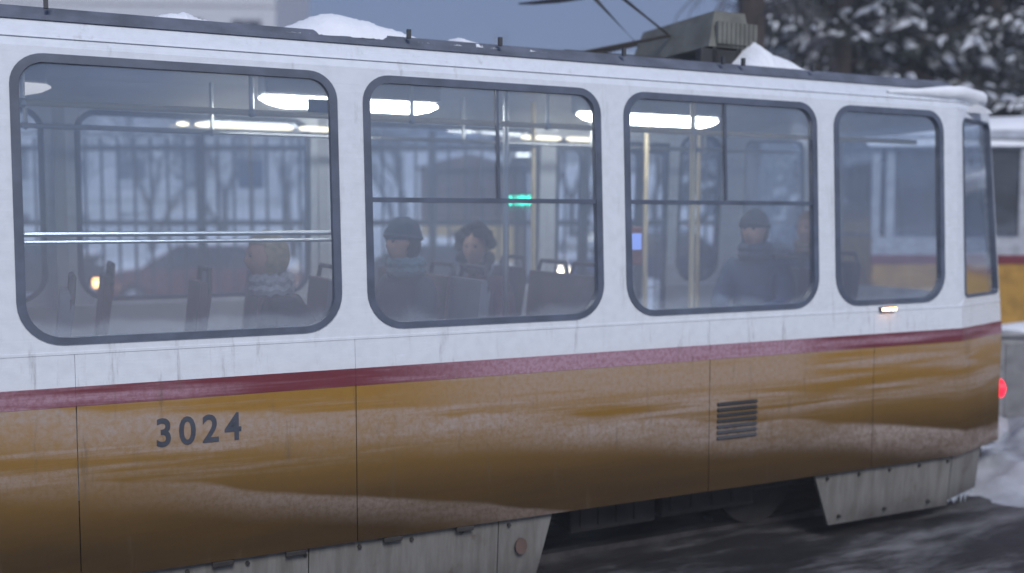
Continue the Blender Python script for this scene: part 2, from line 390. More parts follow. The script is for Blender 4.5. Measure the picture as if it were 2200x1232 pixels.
# roadside heap seen past the end of the tram
def heap_h(x, y):
    e = math.exp(-(((y - .9) / 1.1) ** 2)) * min(1, max(0, (x - 6.2) * 1.2))
    return e * (.26 + .16 * nz(x * 1.5, y * 1.5) + .10 * nz(x * 4, y * 4) + .04 * nz(x * 11, y * 11)) - .06 + .02 * nz(x * 3, y * 3)
o = hfield('snow_heap', 6.0, 14, -1.6, 3.4, 200, 125, heap_h, M['snow_d']); o.matrix_world = TM
def verge_h(x, y): return max(-.04, .10 * math.sin(min(1, max(0, (y - 3.0) / .6)) * math.pi / 2) * (.7 + .5 * nz(x, y)) + .03 * nz(x * 3, y * 3) - .01)
o = hfield('snow_verge', -14, 22, 3.0, 6.0, 180, 30, verge_h, M['snow']); o.matrix_world = TM

# ------------------------------------------------------------------ the tram
T = thing('tram', 'long white, maroon and mustard tram numbered 3024 with painted snow reflections on its side', 'tram', P0, TH)
ZS, ZT = 1.515, 2.79
Z_SILL, Z_STRIPE_T, Z_STRIPE_B, Z_BOT = 1.47, 1.325, 1.238, .445
WIN = [(-4.6, -3.22), (-3.08, -1.64), (-1.5, -.1), (.055, 1.50), (1.63, 3.0), (3.15, 4.56), (4.70, 5.66)]
FWIN = [(-4.4, -3.0), (-2.85, -1.3), (-1.15, .2), (.38, 1.95), (2.12, 3.82), (5.16, 5.62)]
DOOR = [(3.96, 5.06)]
seams = [-9.0, -7.5, -6.0, -4.6, -3.1, -1.57, .28, 1.56, 3.72, 5.02, UEND]
G = .0022
for far in (False, True):
    for a, c in zip(seams, seams[1:]):
        segs = [(a, c)]
        if far:
            segs = []
            lo = a
            for d0, d1 in DOOR:
                if d0 < c and d1 > a:
                    if d0 > a: segs.append((a, d0))
                    if d1 < c: segs.append((d1, c))
                    lo = None
            if lo is not None: segs = [(a, c)]
        for p, q in segs:
            if q - p < .05: continue
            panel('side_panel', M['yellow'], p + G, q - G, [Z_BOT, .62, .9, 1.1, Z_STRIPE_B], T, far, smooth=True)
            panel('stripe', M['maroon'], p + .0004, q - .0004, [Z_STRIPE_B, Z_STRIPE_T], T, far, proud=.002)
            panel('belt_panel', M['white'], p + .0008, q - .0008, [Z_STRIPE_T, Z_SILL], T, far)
    panel('drip_ledge', M['white'], -9, UEND, [Z_SILL, Z_SILL + .012], T, far, proud=.003)
    panel('cant_rail', M['white'], -9, UEND, [2.82, 2.86, 2.90, 2.945], T, far, smooth=True)
    panel('rain_gutter', M['white'], -9, UEND, [2.862, 2.868], T, far, proud=.009)
    panel('roof_rail', M['railing'], -9, 6.05, [2.947, 3.0, 3.018], T, far, proud=.012)
    wins = (FWIN if far else WIN)
    zlo, zhi = Z_SILL + .012, 2.82
    edges = []; cur = -9.0
    items = sorted([(w0, w1, 'w') for w0, w1 in wins] + ([(d0, d1, 'd') for d0, d1 in DOOR] if far else []) + [(5.875, UEND - .035 - (UEND - PL[2]), 'n')])
    # bays meet halfway between neighbouring windows
    for i, (w0, w1, k) in enumerate(items):
        U0 = cur
        U1 = (w1 + items[i + 1][0]) / 2 if i + 1 < len(items) else UEND
        if k == 'w' or k == 'n':
            if i == 0:
                panel('wall_panel', M['white'], U0, w0 - .1, [zlo, zhi], T, far); U0 = w0 - .1
            if k == 'n':
                zt_, zs_ = 2.76, 1.53
                ub = w1 + .03
                U0 = 5.79
                hole = rrect(w0, w1, zs_, zt_, .07, .05)
                surround('corner_surround', M['white'], U0, ub, zlo, zhi, hole, T, far)
                tram_window(w0, w1, zs_, zt_, T, far, rt=.07, rb=.05, gw=.018)
                panel('end_panel', M['white'], ub, UEND, [zlo, 1.49], T, far)
                panel('end_post', M['white'], ub, ub + .12, [1.49, 2.76], T, far)
                panel('end_panel', M['white'], ub, UEND, [2.76, zhi], T, far)
                panel('end_window', M['glass_far'], ub + .12, UEND, [1.49, 2.76], T, far, th=.016, proud=-.01)
            else:
                hole = rrect(w0, w1, ZS, ZT, .14, .19)
                if w0 > 4.65: U1 = 5.79
                surround('window_surround', M['white'], U0, U1, zlo, zhi, hole, T, far)
                vent = None
                if not far and abs(w0 - 1.63) < .01: vent = (2.165, 2.37)
                if not far and abs(w0 - 3.15) < .01: vent = (2.165, 3.86)
                if not far and w0 < -.5: vent = (2.165, (w0 + w1) / 2)
                tram_window(w0, w1, ZS, ZT, T, far, vent, gm=M['glass_far'] if far else None)
        else:
            panel('door_header', M['white'], U0, U1, [2.72, zhi], T, far)
            for q0, q1 in ((U0, w0), (w1, U1)): panel('door_post', M['white'], q0, q1, [Z_BOT, 2.72], T, far)
            nl = 4
            for j in range(nl):
                l0 = w0 + (w1 - w0) * j / nl; l1 = w0 + (w1 - w0) * (j + 1) / nl
                l = ring('door', M['rubber'], rrect(l0 + .004, l1 - .004, .47, 2.71, .01, .01, 4), rrect(l0 + .04, l1 - .04, .95, 2.62, .05, .05, 4), T, far)
                bb = MB(); pp = rrect(l0 + .03, l1 - .03, .94, 2.63, .05, .05, 4); n = len(pp)
                bb.add([shell(u, z, .012, far) for u, z in pp] + [shell(u, z, .017, far) for u, z in pp], [tuple(range(n)), tuple(range(2 * n - 1, n - 1, -1))])
                bb.build('pane', M['glass_far'], l)
                panel('door', M['white'], l0 + .05, l1 - .05, [.48, .93], T, far)
        cur = U1
    # inner lining below the sills and above the windows
    for p, q in ([(-8.9, 5.9)] if not far else [(-8.9, DOOR[0][0]), (DOOR[0][1], 5.9)]):
        b = MB()
        def q3(w_, z_): return WID - w_ if far else w_
        w0, w1 = sorted((q3(.045, 0), q3(.075, 0)))
        b.box((p, w0, .8), (q, w1, 1.49)); b.build('wall_lining', M['lining'], T)
    # coving from window head to ceiling
    b = MB(); sg = -1 if far else 1; ww = [WID - x if far else x for x in (.125, .15, .28, .5)]
    zz = [2.80, 2.83, 2.90, 2.93]
    b.add([(s_, w_, z_) for s_ in (-8.9, 6.2) for w_, z_ in zip(ww, zz)], [(i, i + 1, i + 5, i + 4) for i in range(3)])
    b.build('coving', M['ceiling'], T, True)
# inner pillar casings
for far in (False, True):
    ws = sorted(FWIN if far else WIN)
    for (a0, a1), (b0, b1) in zip(ws, ws[1:]):
        if b0 - a1 > .5: continue
        c = (a1 + b0) / 2; b = MB(); w0, w1 = sorted((.085, .115)) if not far else sorted((WID - .085, WID - .115))
        b.box((c - .035, w0, 1.5), (c + .035, w1, 2.80)); b.build('pillar_casing', M['lining'], T)
# rear end wall below the end window is part of the panels; end face details
b = MB()
prof = [(.25, 3.02), (.34, 3.045), (.6, 3.075), (.9, 3.095), (1.25, 3.10)]
prof = prof + [(WID - w, z) for w, z in reversed(prof[:-1])]
ss = [-9, 5.4, 5.75, 6.0, 6.2, 6.33]; drop = [0, 0, .01, .035, .08, .17]
wn_ = [0, 0, .03, .09, .17, .28]
vs = []
for s_, d_, k_ in zip(ss, drop, wn_):
    for w_, z_ in prof: vs.append((s_, 1.25 + (w_ - 1.25) * (1 - k_ / 1.25), z_ - d_ - .02))
n = len(prof); b.add(vs, [(j * n + i, j * n + i + 1, (j + 1) * n + i + 1, (j + 1) * n + i) for j in range(len(ss) - 1) for i in range(n - 1)])
b.add(vs[-n:] + [(6.36, y, 2.80) for _, y, _ in vs[-n:]], [(i, i + 1, n + i + 1, n + i) for i in range(n - 1)])
b.build('roof', M['white'], T, True)
b = MB(); b.box((-8.95, .06, .72), (5.78, WID - .06, .8)); b.box((5.781, .3, .72), (6.3, WID - .3, .8)); b.build('floor', M['floor'], T)
b = MB(); b.box((-8.95, .45, 2.93), (6.15, WID - .45, 2.95)); b.build('ceiling', M['ceiling'], T)
b = MB(); b.box((-9.0, .1, .5), (-8.95, WID - .1, 2.95)); b.build('rear_bulkhead', M['lining'], T)

# ceiling tube lamps in a row above the aisle
def luminaire(s0, s1, on, w0=1.10):
    b = MB(); b.box((s0 + .02, w0 - .04, 2.79), (s1 - .02, w0 + .20, 2.928), bev=.01); h = b.build('lamp_housing', M['lining'], T)
    b = MB(); pts = []
    z = 2.775
    b.tube([(s0, w0 + .08, z), (s0 + .05, w0 + .08, z), (s0 + .14, w0 + .08, z), (s1 - .14, w0 + .08, z), (s1 - .05, w0 + .08, z), (s1, w0 + .08, z)], [.006, .032, .052, .052, .032, .006], 12)
    b.build('lamp_diffuser', M['lamp'] if on else M['lamp_dim'], h, True)
for s0, s1, on in ((-5.2, -4.0, 1), (-3.06, -1.9, 0), (-.93, .235, 0), (1.34, 2.46, 1), (3.47, 4.64, 1)): luminaire(s0, s1, on)
# glowing strips added as the ceiling lamps' reflection along the far coving
for s0, s1 in ((1.0, 1.08), (1.12, 1.78), (1.82, 2.05), (3.55, 3.9), (3.95, 4.5)):
    b = MB(); b.tube([(s0, 2.21, 2.70), (s0 + .03, 2.21, 2.70), (s1 - .03, 2.21, 2.70), (s1, 2.21, 2.70)], [.008, .018, .018, .008], 8)
    b.build('coving_glint', M['pole' ] if False else emit('coving_glint_glow', (1., .86, .58), 1.6) if 'cv' not in M else M['cv'], T, True)
    M['cv'] = bpy.data.materials['coving_glint_glow']
# handrails, straps, poles
for w_ in (.52, 1.82):
    b = MB(); b.tube([(-8.5, w_, 2.62), (5.9, w_, 2.62)], .016, 10); b.build('handrail', M['pole'] if w_ < 1 else M['steel'], T, True)
    for s_ in [-3.2, -2.1, -1.0, .1, 1.17, 2.05, 2.9, 3.95, 5.0]:
        b = MB(); b.tube([(s_, w_, 2.62), (s_, w_, 2.93)], .013, 8); b.blob((s_, w_, 2.62), .028, amp=0, sub=1); b.build('rail_bracket', M['steel'], T, True)
for s_, w_, m_ in ((1.80, .95, 'pole'), (-.6, .95, 'pole'), (2.83, .95, 'steel'), (3.95, .52, 'pole'), (3.5, 1.9, 'pole'), (5.0, 1.9, 'pole'), (4.3, 1.6, 'pole')):
    b = MB(); b.tube([(s_, w_, .8), (s_, w_, 2.93)], .019, 10); b.build('grab_pole', M[m_], T, True)
for s0, s1 in ((.08, 1.47),):
    for z_ in (2.0, 1.965):
        b = MB(); b.tube([(s0, .10, z_), (s1, .10, z_)], .009 if z_ < 1.99 else .012, 8); b.build('ghost_streak_bar', M['steel'], T, True)  # bars added in place of a ghosted bright streak across the window
# dark sign plate under the lamp, clock-like disc
b = MB(); b.box((1.47, .53, 2.63), (1.64, .545, 2.71), bev=.004); b.build('notice_plate', M['dblue'], T)

def seat(s_, w_, m_, wide=.44):
    b = MB()
    pr = [(0, 0), (.03, -.03), (.40, -.045), (.44, -.01), (.44, .02), (.05, .03), (.11, .52), (.075, .62), (.035, .62), (.02, .5)]
    pr = [(-x + .12, z + 1.2) for x, z in pr]
    pr2 = [(p[0] + s_, p[1]) for p in [(-.33, 1.165), (.06, 1.17), (.14, 1.66), (.12, 1.735), (.085, 1.735), (.03, 1.215), (-.31, 1.205)]]
    b.prism(pr2, w_ - wide / 2, w_ + wide / 2); k = b.build('seat', M[m_], T)
    b = MB(); b.tube([(s_ + .10, w_ - .2, 1.55), (s_ + .13, w_ - .21, 1.70), (s_ + .14, w_ - .16, 1.80), (s_ + .14, w_ + .16, 1.80), (s_ + .13, w_ + .21, 1.70), (s_ + .10, w_ + .2, 1.55)], .014, 8)
    b.build('grab_handle', M['black'], k, True)
    b = MB(); b.tube([(s_ - .1, w_, .8), (s_ - .1, w_, 1.17)], .03, 8); b.build('seat_leg', M['black'], k, True)
for s_ in (-2.7, -2.0, -1.3, -.55, .15, 1.50, 2.22, 2.95, 4.75): seat(s_, .36, 'seat' if s_ > 2.9 else 'seat2'); 
for s_ in (.82, 1.50, 2.20, 2.95): seat(s_, .80, 'seat')
for s_ in (-2.7, -2.0, -1.3, -.5, .4, 1.3, 2.2, 3.05): seat(s_, 1.66 if s_ < 3 else 1.6, 'seat')
seat(4.75, .72, 'seat2'); seat(5.72, 1.2, 'seat')
# ticket validator
b = MB(); b.box((3.40, .42, 1.78), (3.52, .56, 2.02), bev=.015); v_ = b.build('ticket_validator', M['rust'], T)
b = MB(); b.box((3.42, .412, 1.88), (3.50, .419, 1.98)); b.build('validator_screen', emit('validator_screen_glow', (.30, .42, 1.), .5), v_)
b = MB(); b.tube([(3.46, .52, .8), (3.46, .52, 2.93)], .019, 10); b.build('grab_pole', M['pole'], T, True)

# fleet number, louvre, added light streak, hatch details
def text_mesh(txt, size, ext, bold=0.):
    cu = bpy.data.curves.new('t', 'FONT'); cu.body = txt; cu.size = size; cu.extrude = ext; cu.offset = bold; cu.resolution_u = 4
    o = bpy.data.objects.new('t', cu); COL.objects.link(o); bpy.context.view_layer.update()
    me = bpy.data.meshes.new_from_object(o.evaluated_get(bpy.context.evaluated_depsgraph_get())); bpy.data.objects.remove(o); return me
x = .607
for ch in '3024':
    me = text_mesh(ch, .182, .001, .0035); me.materials.append(M['num'])
    me.transform(Matrix.Translation((x, -.0022, 1.025)) @ Matrix.Rotation(R(90), 4, 'X') @ Matrix.Diagonal((.86, 1, 1, 1)))
    link('number_digit', me, T); x += .104
for i in range(7):
    z_ = .975 - i * .034
    b = MB(); b.add([(3.775, -.002, z_), (4.07, -.002, z_), (4.07, -.016, z_ - .014), (3.775, -.016, z_ - .014), (3.775, -.002, z_ - .019), (4.07, -.002, z_ - .019)],
          [(0, 1, 2, 3), (3, 2, 5, 4), (0, 3, 4), (1, 5, 2)])
    b.build('louvre_slat', M['black'] if i < 4 else M['iron'], T)
b = MB(); b.box((5.06, -.012, 1.468), (5.20, .03, 1.500), bev=.008); k = b.build('ghost_light_base', M['rubber'], T)  # added glow standing for a ghosted street light, no lamp sits here
b = MB(); b.box((5.07, -.018, 1.474), (5.19, -.011, 1.492), bev=.003); b.build('ghost_light_glow', M['amber'], k)
# tail lamp cluster on the end face
def sph(u, z, ins=0.): return Vector(shell(u, z, ins))
for u_, z_, m_, r_ in ((PL[3] - .0, .79, 'red', .06),):
    for far in (False, True):
        c0 = Vector(shell(u_, z_, 0, far)); c1 = Vector(shell(u_, z_, -.075, far))
        b = MB(); b.tube([c0, c1], [r_ + .012, r_ + .008], 16); k = b.build('tail_lamp', M['black'], T, True)
        b = MB(); d = (c1 - c0).normalized(); b.tube([c1 - d * .03, c1 + d * .03, c1 + d * .05], [r_ + .0105, r_ + .009, r_ * .6], 16); b.build('lamp_lens', M[m_] if m_ == 'red' else M['amber'] if False else M['lining'], k, True)
# coupler with snow on it
b = MB(); b.box((6.3, 1.13, .34), (6.95, 1.37, .5), bev=.02); b.box((6.9, 1.05, .3), (7.05, 1.45, .58), bev=.03); b.build('coupler', M['under'], T)
b = MB(); b.blob((6.85, .62, .42), (.16, .16, .13), amp=.35, seed=3); b.tube([(6.4, .6, .46), (6.85, .62, .46)], .04, 8); b.build('buffer', M['snow_d'], T, True)

# skirts: slanted grey bogie covers with hatches, hinges and icicles
def skirt(u0, u1, b0, b1, zb, seams_):
    """u0,u1 at the top, b0,b1 at the bottom edge"""
    cuts = [u0] + seams_ + [u1]
    for a, c in zip(cuts, cuts[1:]):
        fa = (a - u0) / (u1 - u0); fc = (c - u0) / (u1 - u0)
        ba, bc = (b0 if a == u0 else a), (b1 if c == u1 else c)
        b = MB(); vs = []
        for ins in (.035, .055):
            vs += [shell(a + .003, .47, ins), shell(c - .003, .47, ins), shell(bc - .003, zb, ins + .03), shell(ba + .003, zb, ins + .03)]
        b.add(vs, [(0, 1, 2, 3), (7, 6, 5, 4), (0, 4, 5, 1), (1, 5, 6, 2), (2, 6, 7, 3), (3, 7, 4, 0)]); b.build('skirt_panel', M['skirt'], T)
skirt(-.2, 2.70, -.1, 2.60, .08, [1.32, 2.36]); skirt(4.56, 5.80, 4.72, 5.80, .085, []); skirt(5.803, 6.32, 5.803, 6.3, .12, [])
skirt(-7.4, -4.6, -7.2, -4.8, .08, [-6])
for s_ in (.9, 1.25, 1.75, 2.15):
    b = MB(); b.box((s_ - .05, .0, .415), (s_ + .05, .03, .443), bev=.006); b.build('skirt_hinge', M['under'], T)
b = MB(); p = [(2.49 + .035 * math.cos(a * math.pi / 8), .020, .28 + .045 * math.sin(a * math.pi / 8)) for a in range(16)]; q = [(x_, .034, z_) for x_, _, z_ in p]
b.add(p + q, [tuple(range(16))] + [(i, (i + 1) % 16, (i + 1) % 16 + 16, i + 16) for i in range(16)]); b.build('jacking_cover', M['brown'], T)
ice = NT('ice'); M['ice'] = ice.done(ice.bsdf((.55, .6, .68), .15))
for i in range(13):
    u_ = 5.86 + i * .036 + random.uniform(-.01, .01); l = random.uniform(.02, .085); c0 = Vector(shell(u_, .122, .075))
    b = MB(); b.tube([c0, c0 - Vector((0, 0, l * .5)), c0 - Vector((0, 0, l))], [.010, .007, .001], 6); b.build('icicle', M['ice'], T, True)
for (a_, z_) in [(-.1 + .28 * i, .405) for i in range(10)] + [(4.68 + .27 * i, .405) for i in range(5)] + [(4.80 + .4 * i, .14) for i in range(3)]:
    b = MB(); y_ = shell(a_, z_, .035)[1] + (.013 if z_ < .3 else .001); b.tube([(a_, y_ + .01, z_), (a_, y_ - .010, z_)], .011, 6); b.build('bolt', M['under'], T)
# underframe, bogies with wheels
b = MB(); b.box((-8.6, .28, .42), (6.1, WID - .28, .715)); b.build('underframe', M['under'], T)
for s0, s1, w0 in ((2.95, 3.55, .30), (3.62, 4.35, .34), (-1.6, -.6, .3), (-3.4, -2.0, .34)):
    b = MB(); b.box((s0, w0, .2), (s1, w0 + .5, .46), bev=.02)
    for k_ in range(4): b.box((s0 + .06 + k_ * (s1 - s0 - .1) / 4, w0 - .012, .24), (s0 + .06 + k_ * (s1 - s0 - .1) / 4 + .06, w0, .42))
    b.build('equipment_box', M['under'], T)
b = MB(); b.tube([(2.7, .5, .26), (4.7, .5, .24)], .03, 8); b.build('air_pipe', M['under'], T, True)
for sc_ in (1.2, 5.35, -6.0):
    b = MB(); b.box((sc_ - 1.15, .36, .28), (sc_ + 1.15, .46, .42), bev=.02); b.box((sc_ - 1.15, 2.04, .28), (sc_ + 1.15, 2.14, .42), bev=.02); b.box((sc_ - .3, .4, .2), (sc_ + .3, 2.1, .34)); b.box((sc_ + .28, .36, .07), (sc_ + .75, .44, .2)); k = b.build('bogie', M['under'], T)
    for dx in (-.22, .22):
        q_ = MB(); q_.tube([(sc_ + dx + .055 * math.cos(a * .7), .33 + .055 * math.sin(a * .7), .10 + a * .0045) for a in range(60)], .011, 5); q_.build('spring', M['rail'], k, True)
    for ds in (-.9, .9):
        for w_ in (.47, 1.93):
            b = MB(); b.tube([(sc_ + ds, w_, .335), (sc_ + ds, w_ + .10, .335)], .31, 28); b.tube([(sc_ + ds, w_ - .03, .335), (sc_ + ds, w_, .335)], .16, 16); b.build('wheel', M['under'], k, True)
# roof equipment
b = MB(); c = at(1500, 100, 7.1); li = TM.inverted() @ c
def lw(px, py, w_):
    """local s at photo column px for depth w_ into the car (a measured position)"""
    r_ = (px - 1100) / 2139; return (-P0.x + w_ * math.sin(TH) + r_ * (P0.y + w_ * math.cos(TH))) / (math.cos(TH) - r_ * math.sin(TH))
s0, s1 = lw(1478, 0, .75), lw(1570, 0, .75)
b = MB(); b.add([(s0, .55, 3.18), (s1, .55, 3.18), (s1, 1.5, 3.18), (s0, 1.5, 3.18), (s0 + .08, .6, 3.42), (s1 - .03, .6, 3.42), (s1 - .03, 1.45, 3.42), (s0 + .08, 1.45, 3.42)],
      [(0, 3, 2, 1), (4, 5, 6, 7), (0, 1, 5, 4), (1, 2, 6, 5), (2, 3, 7, 6), (3, 0, 4, 7)])
for i in range(9): b.box((s0 + .06 + i * (s1 - s0) / 10, .53, 3.20), (s0 + .09 + i * (s1 - s0) / 10, .56, 3.34))
rb_ = b.build('resistor_box', M['cabinet'], T)
b = MB(); b.box((s0 - .05, .56, 3.06), (s0 + .55, .62, 3.17), bev=.01); b.box((s1 - .32, .56, 3.04), (s1 - .28, .62, 3.19)); b.box((s1 - .13, .56, 3.04), (s1 - .09, .62, 3.19)); b.build('box_mounting', M['black'], rb_)
for s_ in (-1.2, .2, 1.9, 2.42, 3.2, 3.9, 4.05, 4.6):
    b = MB(); b.box((s_, .155, 3.0), (s_ + .02, .175, 3.045)); b.build('roof_bracket', M['iron'], T)
# folded pantograph
ps = lw(1290, 0, 1.25)
b = MB(); b.box((ps - .5, .85, 3.08), (ps + .5, .91, 3.14)); b.box((ps - .5, 1.6, 3.08), (ps + .5, 1.66, 3.14)); pf = b.build('pantograph_frame', M['under'], T)
b = MB()
for w_ in (1.0, 1.5): b.tube([(ps - .35, w_, 3.14), (ps + .42, 1.25 + (w_ - 1.25) * .8, 3.33), (ps, 1.25 + (w_ - 1.25) * .5, 3.62)], .014, 8)
b.build('pantograph_arm', M['under'], pf, True)
b = MB(); b.tube([(ps + x_ * .2, 1.25 - x_ * .9, 3.62 + .05 * x_ * x_ + .03 * abs(x_)) for x_ in (-1, -.8, -.5, -.2, 0, .2, .5, .8, 1)], [.006, .014, .02, .022, .022, .022, .02, .014, .006], 8); b.build('collector_bow', M['black'], pf, True)

# snow lying on the roof edge and the end
def drift(s0, s1, h, w0=.22, w1=.75, zb=3.02, seed=0, peak=.35):
    b = MB(); nx, ny = 90, 14; vs = []
    for i in range(nx + 1):
        u = i / nx
        e = (u / peak) ** .8 if u < peak else ((1 - u) / (1 - peak)) ** .75
        e = e * (1 + .12 * nz(u * 6, seed)); 
        for j in range(ny + 1):
            v = j / ny; pr = math.sin(math.pi * min(1, v * 1.0)) ** .55
            wv = w0 + (w1 - w0) * v + .02 * nz(u * 5, v * 3, seed)
            zb_ = zb + .055 * min(1, max(0, (wv - .25) / .5))
            vs.append((s0 + (s1 - s0) * u, wv, zb_ - .012 + max(0, h * e * pr * (1 + .14 * nz(u * 5, v * 3, seed + 3) + .06 * nz(u * 23, v * 8, seed)) + .006 * nz(u * 50, v * 20, seed))))
    b.add(vs, [(i * (ny + 1) + j, (i + 1) * (ny + 1) + j, (i + 1) * (ny + 1) + j + 1, i * (ny + 1) + j + 1) for i in range(nx) for j in range(ny)])
    return b
bb = MB()
for a in ((lw(272, 0, .4), lw(492, 0, .4), .075, .22, .6, 3.0, 1, .6), (lw(590, 0, .4), lw(938, 0, .4), .15, .20, .8, 3.0, 2, .38), (lw(938, 0, .4), lw(1072, 0, .4), .06, .20, .6, 3.0, 4, .3),
          (lw(1075, 0, .35), lw(1165, 0, .35), .03, .20, .5, 3.0, 5, .4), (lw(1545, 0, .6), lw(1705, 0, .6), .22, .3, 1.1, 3.0, 6, .32), (lw(1700, 0, .4), lw(1850, 0, .4), .02, .2, .5, 3.0, 7, .4), (-3.5, -.6, .12, .2, .9, 3.0, 8, .4)):
    d = drift(*a[:6], seed=a[6], peak=a[7]); bb.add(d.v, d.f)
o = bb.build('roof_snow', M['snow'], None, True, kind='stuff'); o.matrix_world = TM
# visor-like crust of snow round the end of the roof
b = MB(); n_ = 30; vs = []
for i in range(n_ + 1):
    u_ = 5.2 + (UEND - 5.2) * i / n_; e = min(1, (i / n_) * 3.2) * (1 - .5 * max(0, (i / n_ - .75) * 4))
    for k_ in range(7):
        a_ = k_ / 6 * math.pi; p_ = Vector(shell(u_, 2.90, -.008)); q_ = Vector(shell(u_, 2.90, .25)); d_ = (p_ - q_).normalized()
        rr = .012 + .042 * e * (1 + .3 * nz(i * .4, 1)); vs.append(p_ + d_ * (math.sin(a_) * rr * .9 - .004) + Vector((0, 0, math.cos(a_) * rr + .0 + .03 * e)))
b.add(vs, [(i * 7 + k_, (i + 1) * 7 + k_, (i + 1) * 7 + k_ + 1, i * 7 + k_ + 1) for i in range(n_) for k_ in range(6)])
o = b.build('end_snow', M['snow'], None, True, kind='stuff'); o.matrix_world = TM

# ------------------------------------------------------------------ second tram behind, at an angle
def second_tram():
    X0, Y0 = at(1872, 500, 11.4).x, 11.4
    S = thing('tram', 'second tram behind, dark windows over a maroon line, cut off by the right edge', 'tram', (X0, Y0, 0), R(-1.5))
    L = 12
    def bx(name, a, b_, m, parent=S, bev=0.): q = MB(); q.box(a, b_, bev=bev); return q.build(name, M[m], parent)
    bx('side_panel', (.02, 0, .62), (L, .04, 1.55), 'yellow2'); bx('stripe', (.01, -.004, 1.55), (L, .04, 1.655), 'maroon2'); bx('belt_panel', (.01, 0, 1.655), (L, .04, 1.86), 'white2')
    bx('end_panel', (0, .041, .62), (.04, 2.4, 1.86), 'yellow2'); bx('side_panel', (0, 2.4, .62), (L, 2.44, 1.86), 'yellow2')
    bx('skirt_panel', (.1, .05, .22), (L, .08, .62), 'skirt2'); bx('underframe', (.2, .3, .3), (L, 2.2, .62), 'under')
    bx('cant_rail', (0, 0, 2.86), (L, .05, 3.0), 'white2'); bx('cant_rail', (0, 2.39, 2.86), (L, 2.44, 3.0), 'white2'); bx('end_header', (0, .051, 2.86), (.04, 2.389, 3.0), 'white2')
    x = 0.
    for w in [.16] + [1.5] * 7:
        bx('window_post', (x, 0, 1.86), (x + .09, .05, 2.86), 'white2')
        bx('window_post', (x, 2.39, 1.86), (x + .09, 2.44, 2.86), 'white2')
        if w > .5:
            k = bx('window', (x + .09, .01, 1.86), (x + w, .03, 1.90), 'rubber'); bx('pane', (x + .09, .018, 1.90), (x + w, .024, 2.86), 'glass2', k)
            k = bx('window', (x + .09, 2.41, 1.86), (x + w, 2.43, 1.90), 'rubber'); bx('pane', (x + .09, 2.416, 1.90), (x + w, 2.422, 2.86), 'glass2', k)
        x += w
    k = bx('window', (0, .051, 1.86), (.04, 2.389, 1.9), 'rubber'); bx('pane', (.015, .06, 1.9), (.022, 2.38, 2.86), 'glass2', k)
    bx('floor', (.05, .05, .86), (L, 2.38, .9), 'floor'); 
    q = MB(); pr = [(-.03, 2.98), (.1, 3.08), (.6, 3.16), (1.22, 3.19), (1.84, 3.16), (2.34, 3.08), (2.47, 2.98)]; n = len(pr)
    q.add([(x_, w, z) for x_ in (-.04, L) for w, z in pr], [(i, i + 1, n + i + 1, n + i) for i in range(n - 1)] + [tuple(range(n)), tuple(range(2 * n - 1, n - 1, -1)), (0, n, 2 * n - 1, n - 1)]); q.build('roof', M['white2'], S, True)
    for w_ in (.5, 1.2, 1.9):
        for s_ in (1.4, 4.4, 7.4): 
            q = MB(); q.tube([(s_, w_, .9), (s_, w_, 2.95)], .02, 8); q.build('grab_pole', M['pole'], S, True)
    for sc_ in (1.9, 9.4):
        for ds in (-.9, .9):
            q = MB(); q.tube([(sc_ + ds, .45, .33), (sc_ + ds, .56, .33)], .33, 24); q.tube([(sc_ + ds, 1.95, .33), (sc_ + ds, 2.06, .33)], .33, 24); q.build('wheel', M['under'], S, True)
    q = MB(); q.tube([(.0, .3, 1.0), (-.05, .3, 1.0)], .09, 16); q.tube([(0, 2.1, 1.0), (-.05, 2.1, 1.0)], .09, 16); q.build('tail_lamp', M['lining'], S, True)
    # snow on its roof
    q = MB(); nx, ny = 80, 12; vs = []
    for i in range(nx + 1):
        for j in range(ny + 1):
            x_ = -.10 + (L + .1) * i / nx; v = j / ny; e = min(1, (i + .01) / 3) ** .5 * math.sin(math.pi * v) ** .35
            vs.append((X0 + x_, Y0 - .10 + 2.65 * v + .02 * nz(x_ * 2, v), 2.985 - .0 * v + .20 * min(1, math.sin(math.pi * v) * 1.6) * 1 + .12 * e * (1 + .25 * nz(x_ * .9, v * 3))- (.1 if j in (0, ny) else 0)))
    q.add(vs, [(i * (ny + 1) + j, (i + 1) * (ny + 1) + j, (i + 1) * (ny + 1) + j + 1, i * (ny + 1) + j + 1) for i in range(nx) for j in range(ny)])
    q.build('roof_snow', M['snow'], None, True, kind='stuff')
    # ridge of snow shovelled along its flank
M['yellow2'] = mat('old_yellow_paint', (.36, .20, .035), .5); M['maroon2'] = mat('old_maroon_paint', (.14, .02, .035), .5); M['white2'] = mat('old_white_paint', (.36, .38, .42), .5)
M['skirt2'] = mat('old_skirt_paint', (.2, .2, .21), .6); M['glass2'] = glass_mat('second_tram_glass', .12, .04, (.5, .55, .6))
second_tram()
# track-side cabinet at the right edge
k = thing('switch_cabinet', 'grey track-side cabinet with snow on top, at the right edge below the second tram', 'cabinet', (at(2186, 800, 9.6).x, 9.6, 0), R(-8))
b = MB(); b.box((-.16, 0, .05), (.5, .35, .93), bev=.015); b.build('cabinet_body', M['concrete'], k)
b = MB(); b.box((-.12, -.012, .14), (.22, -.001, .86), bev=.003); d = b.build('door', M['skirt2'], k); b = MB(); b.box((.17, -.03, .48), (.20, -.012, .58)); b.build('handle', M['black'], d)
b = MB(); b.box((-.2, -.04, .93), (.54, .39, .96), bev=.008); b.build('roof', M['concrete'], k)
b = MB(); b.blob((.17, .17, .965), (.38, .22, .09), amp=.15, sub=3, flat=0); o = b.build('cabinet_snow', M['snow'], None, True, kind='stuff'); o.location = k.location; o.rotation_euler = k.rotation_euler

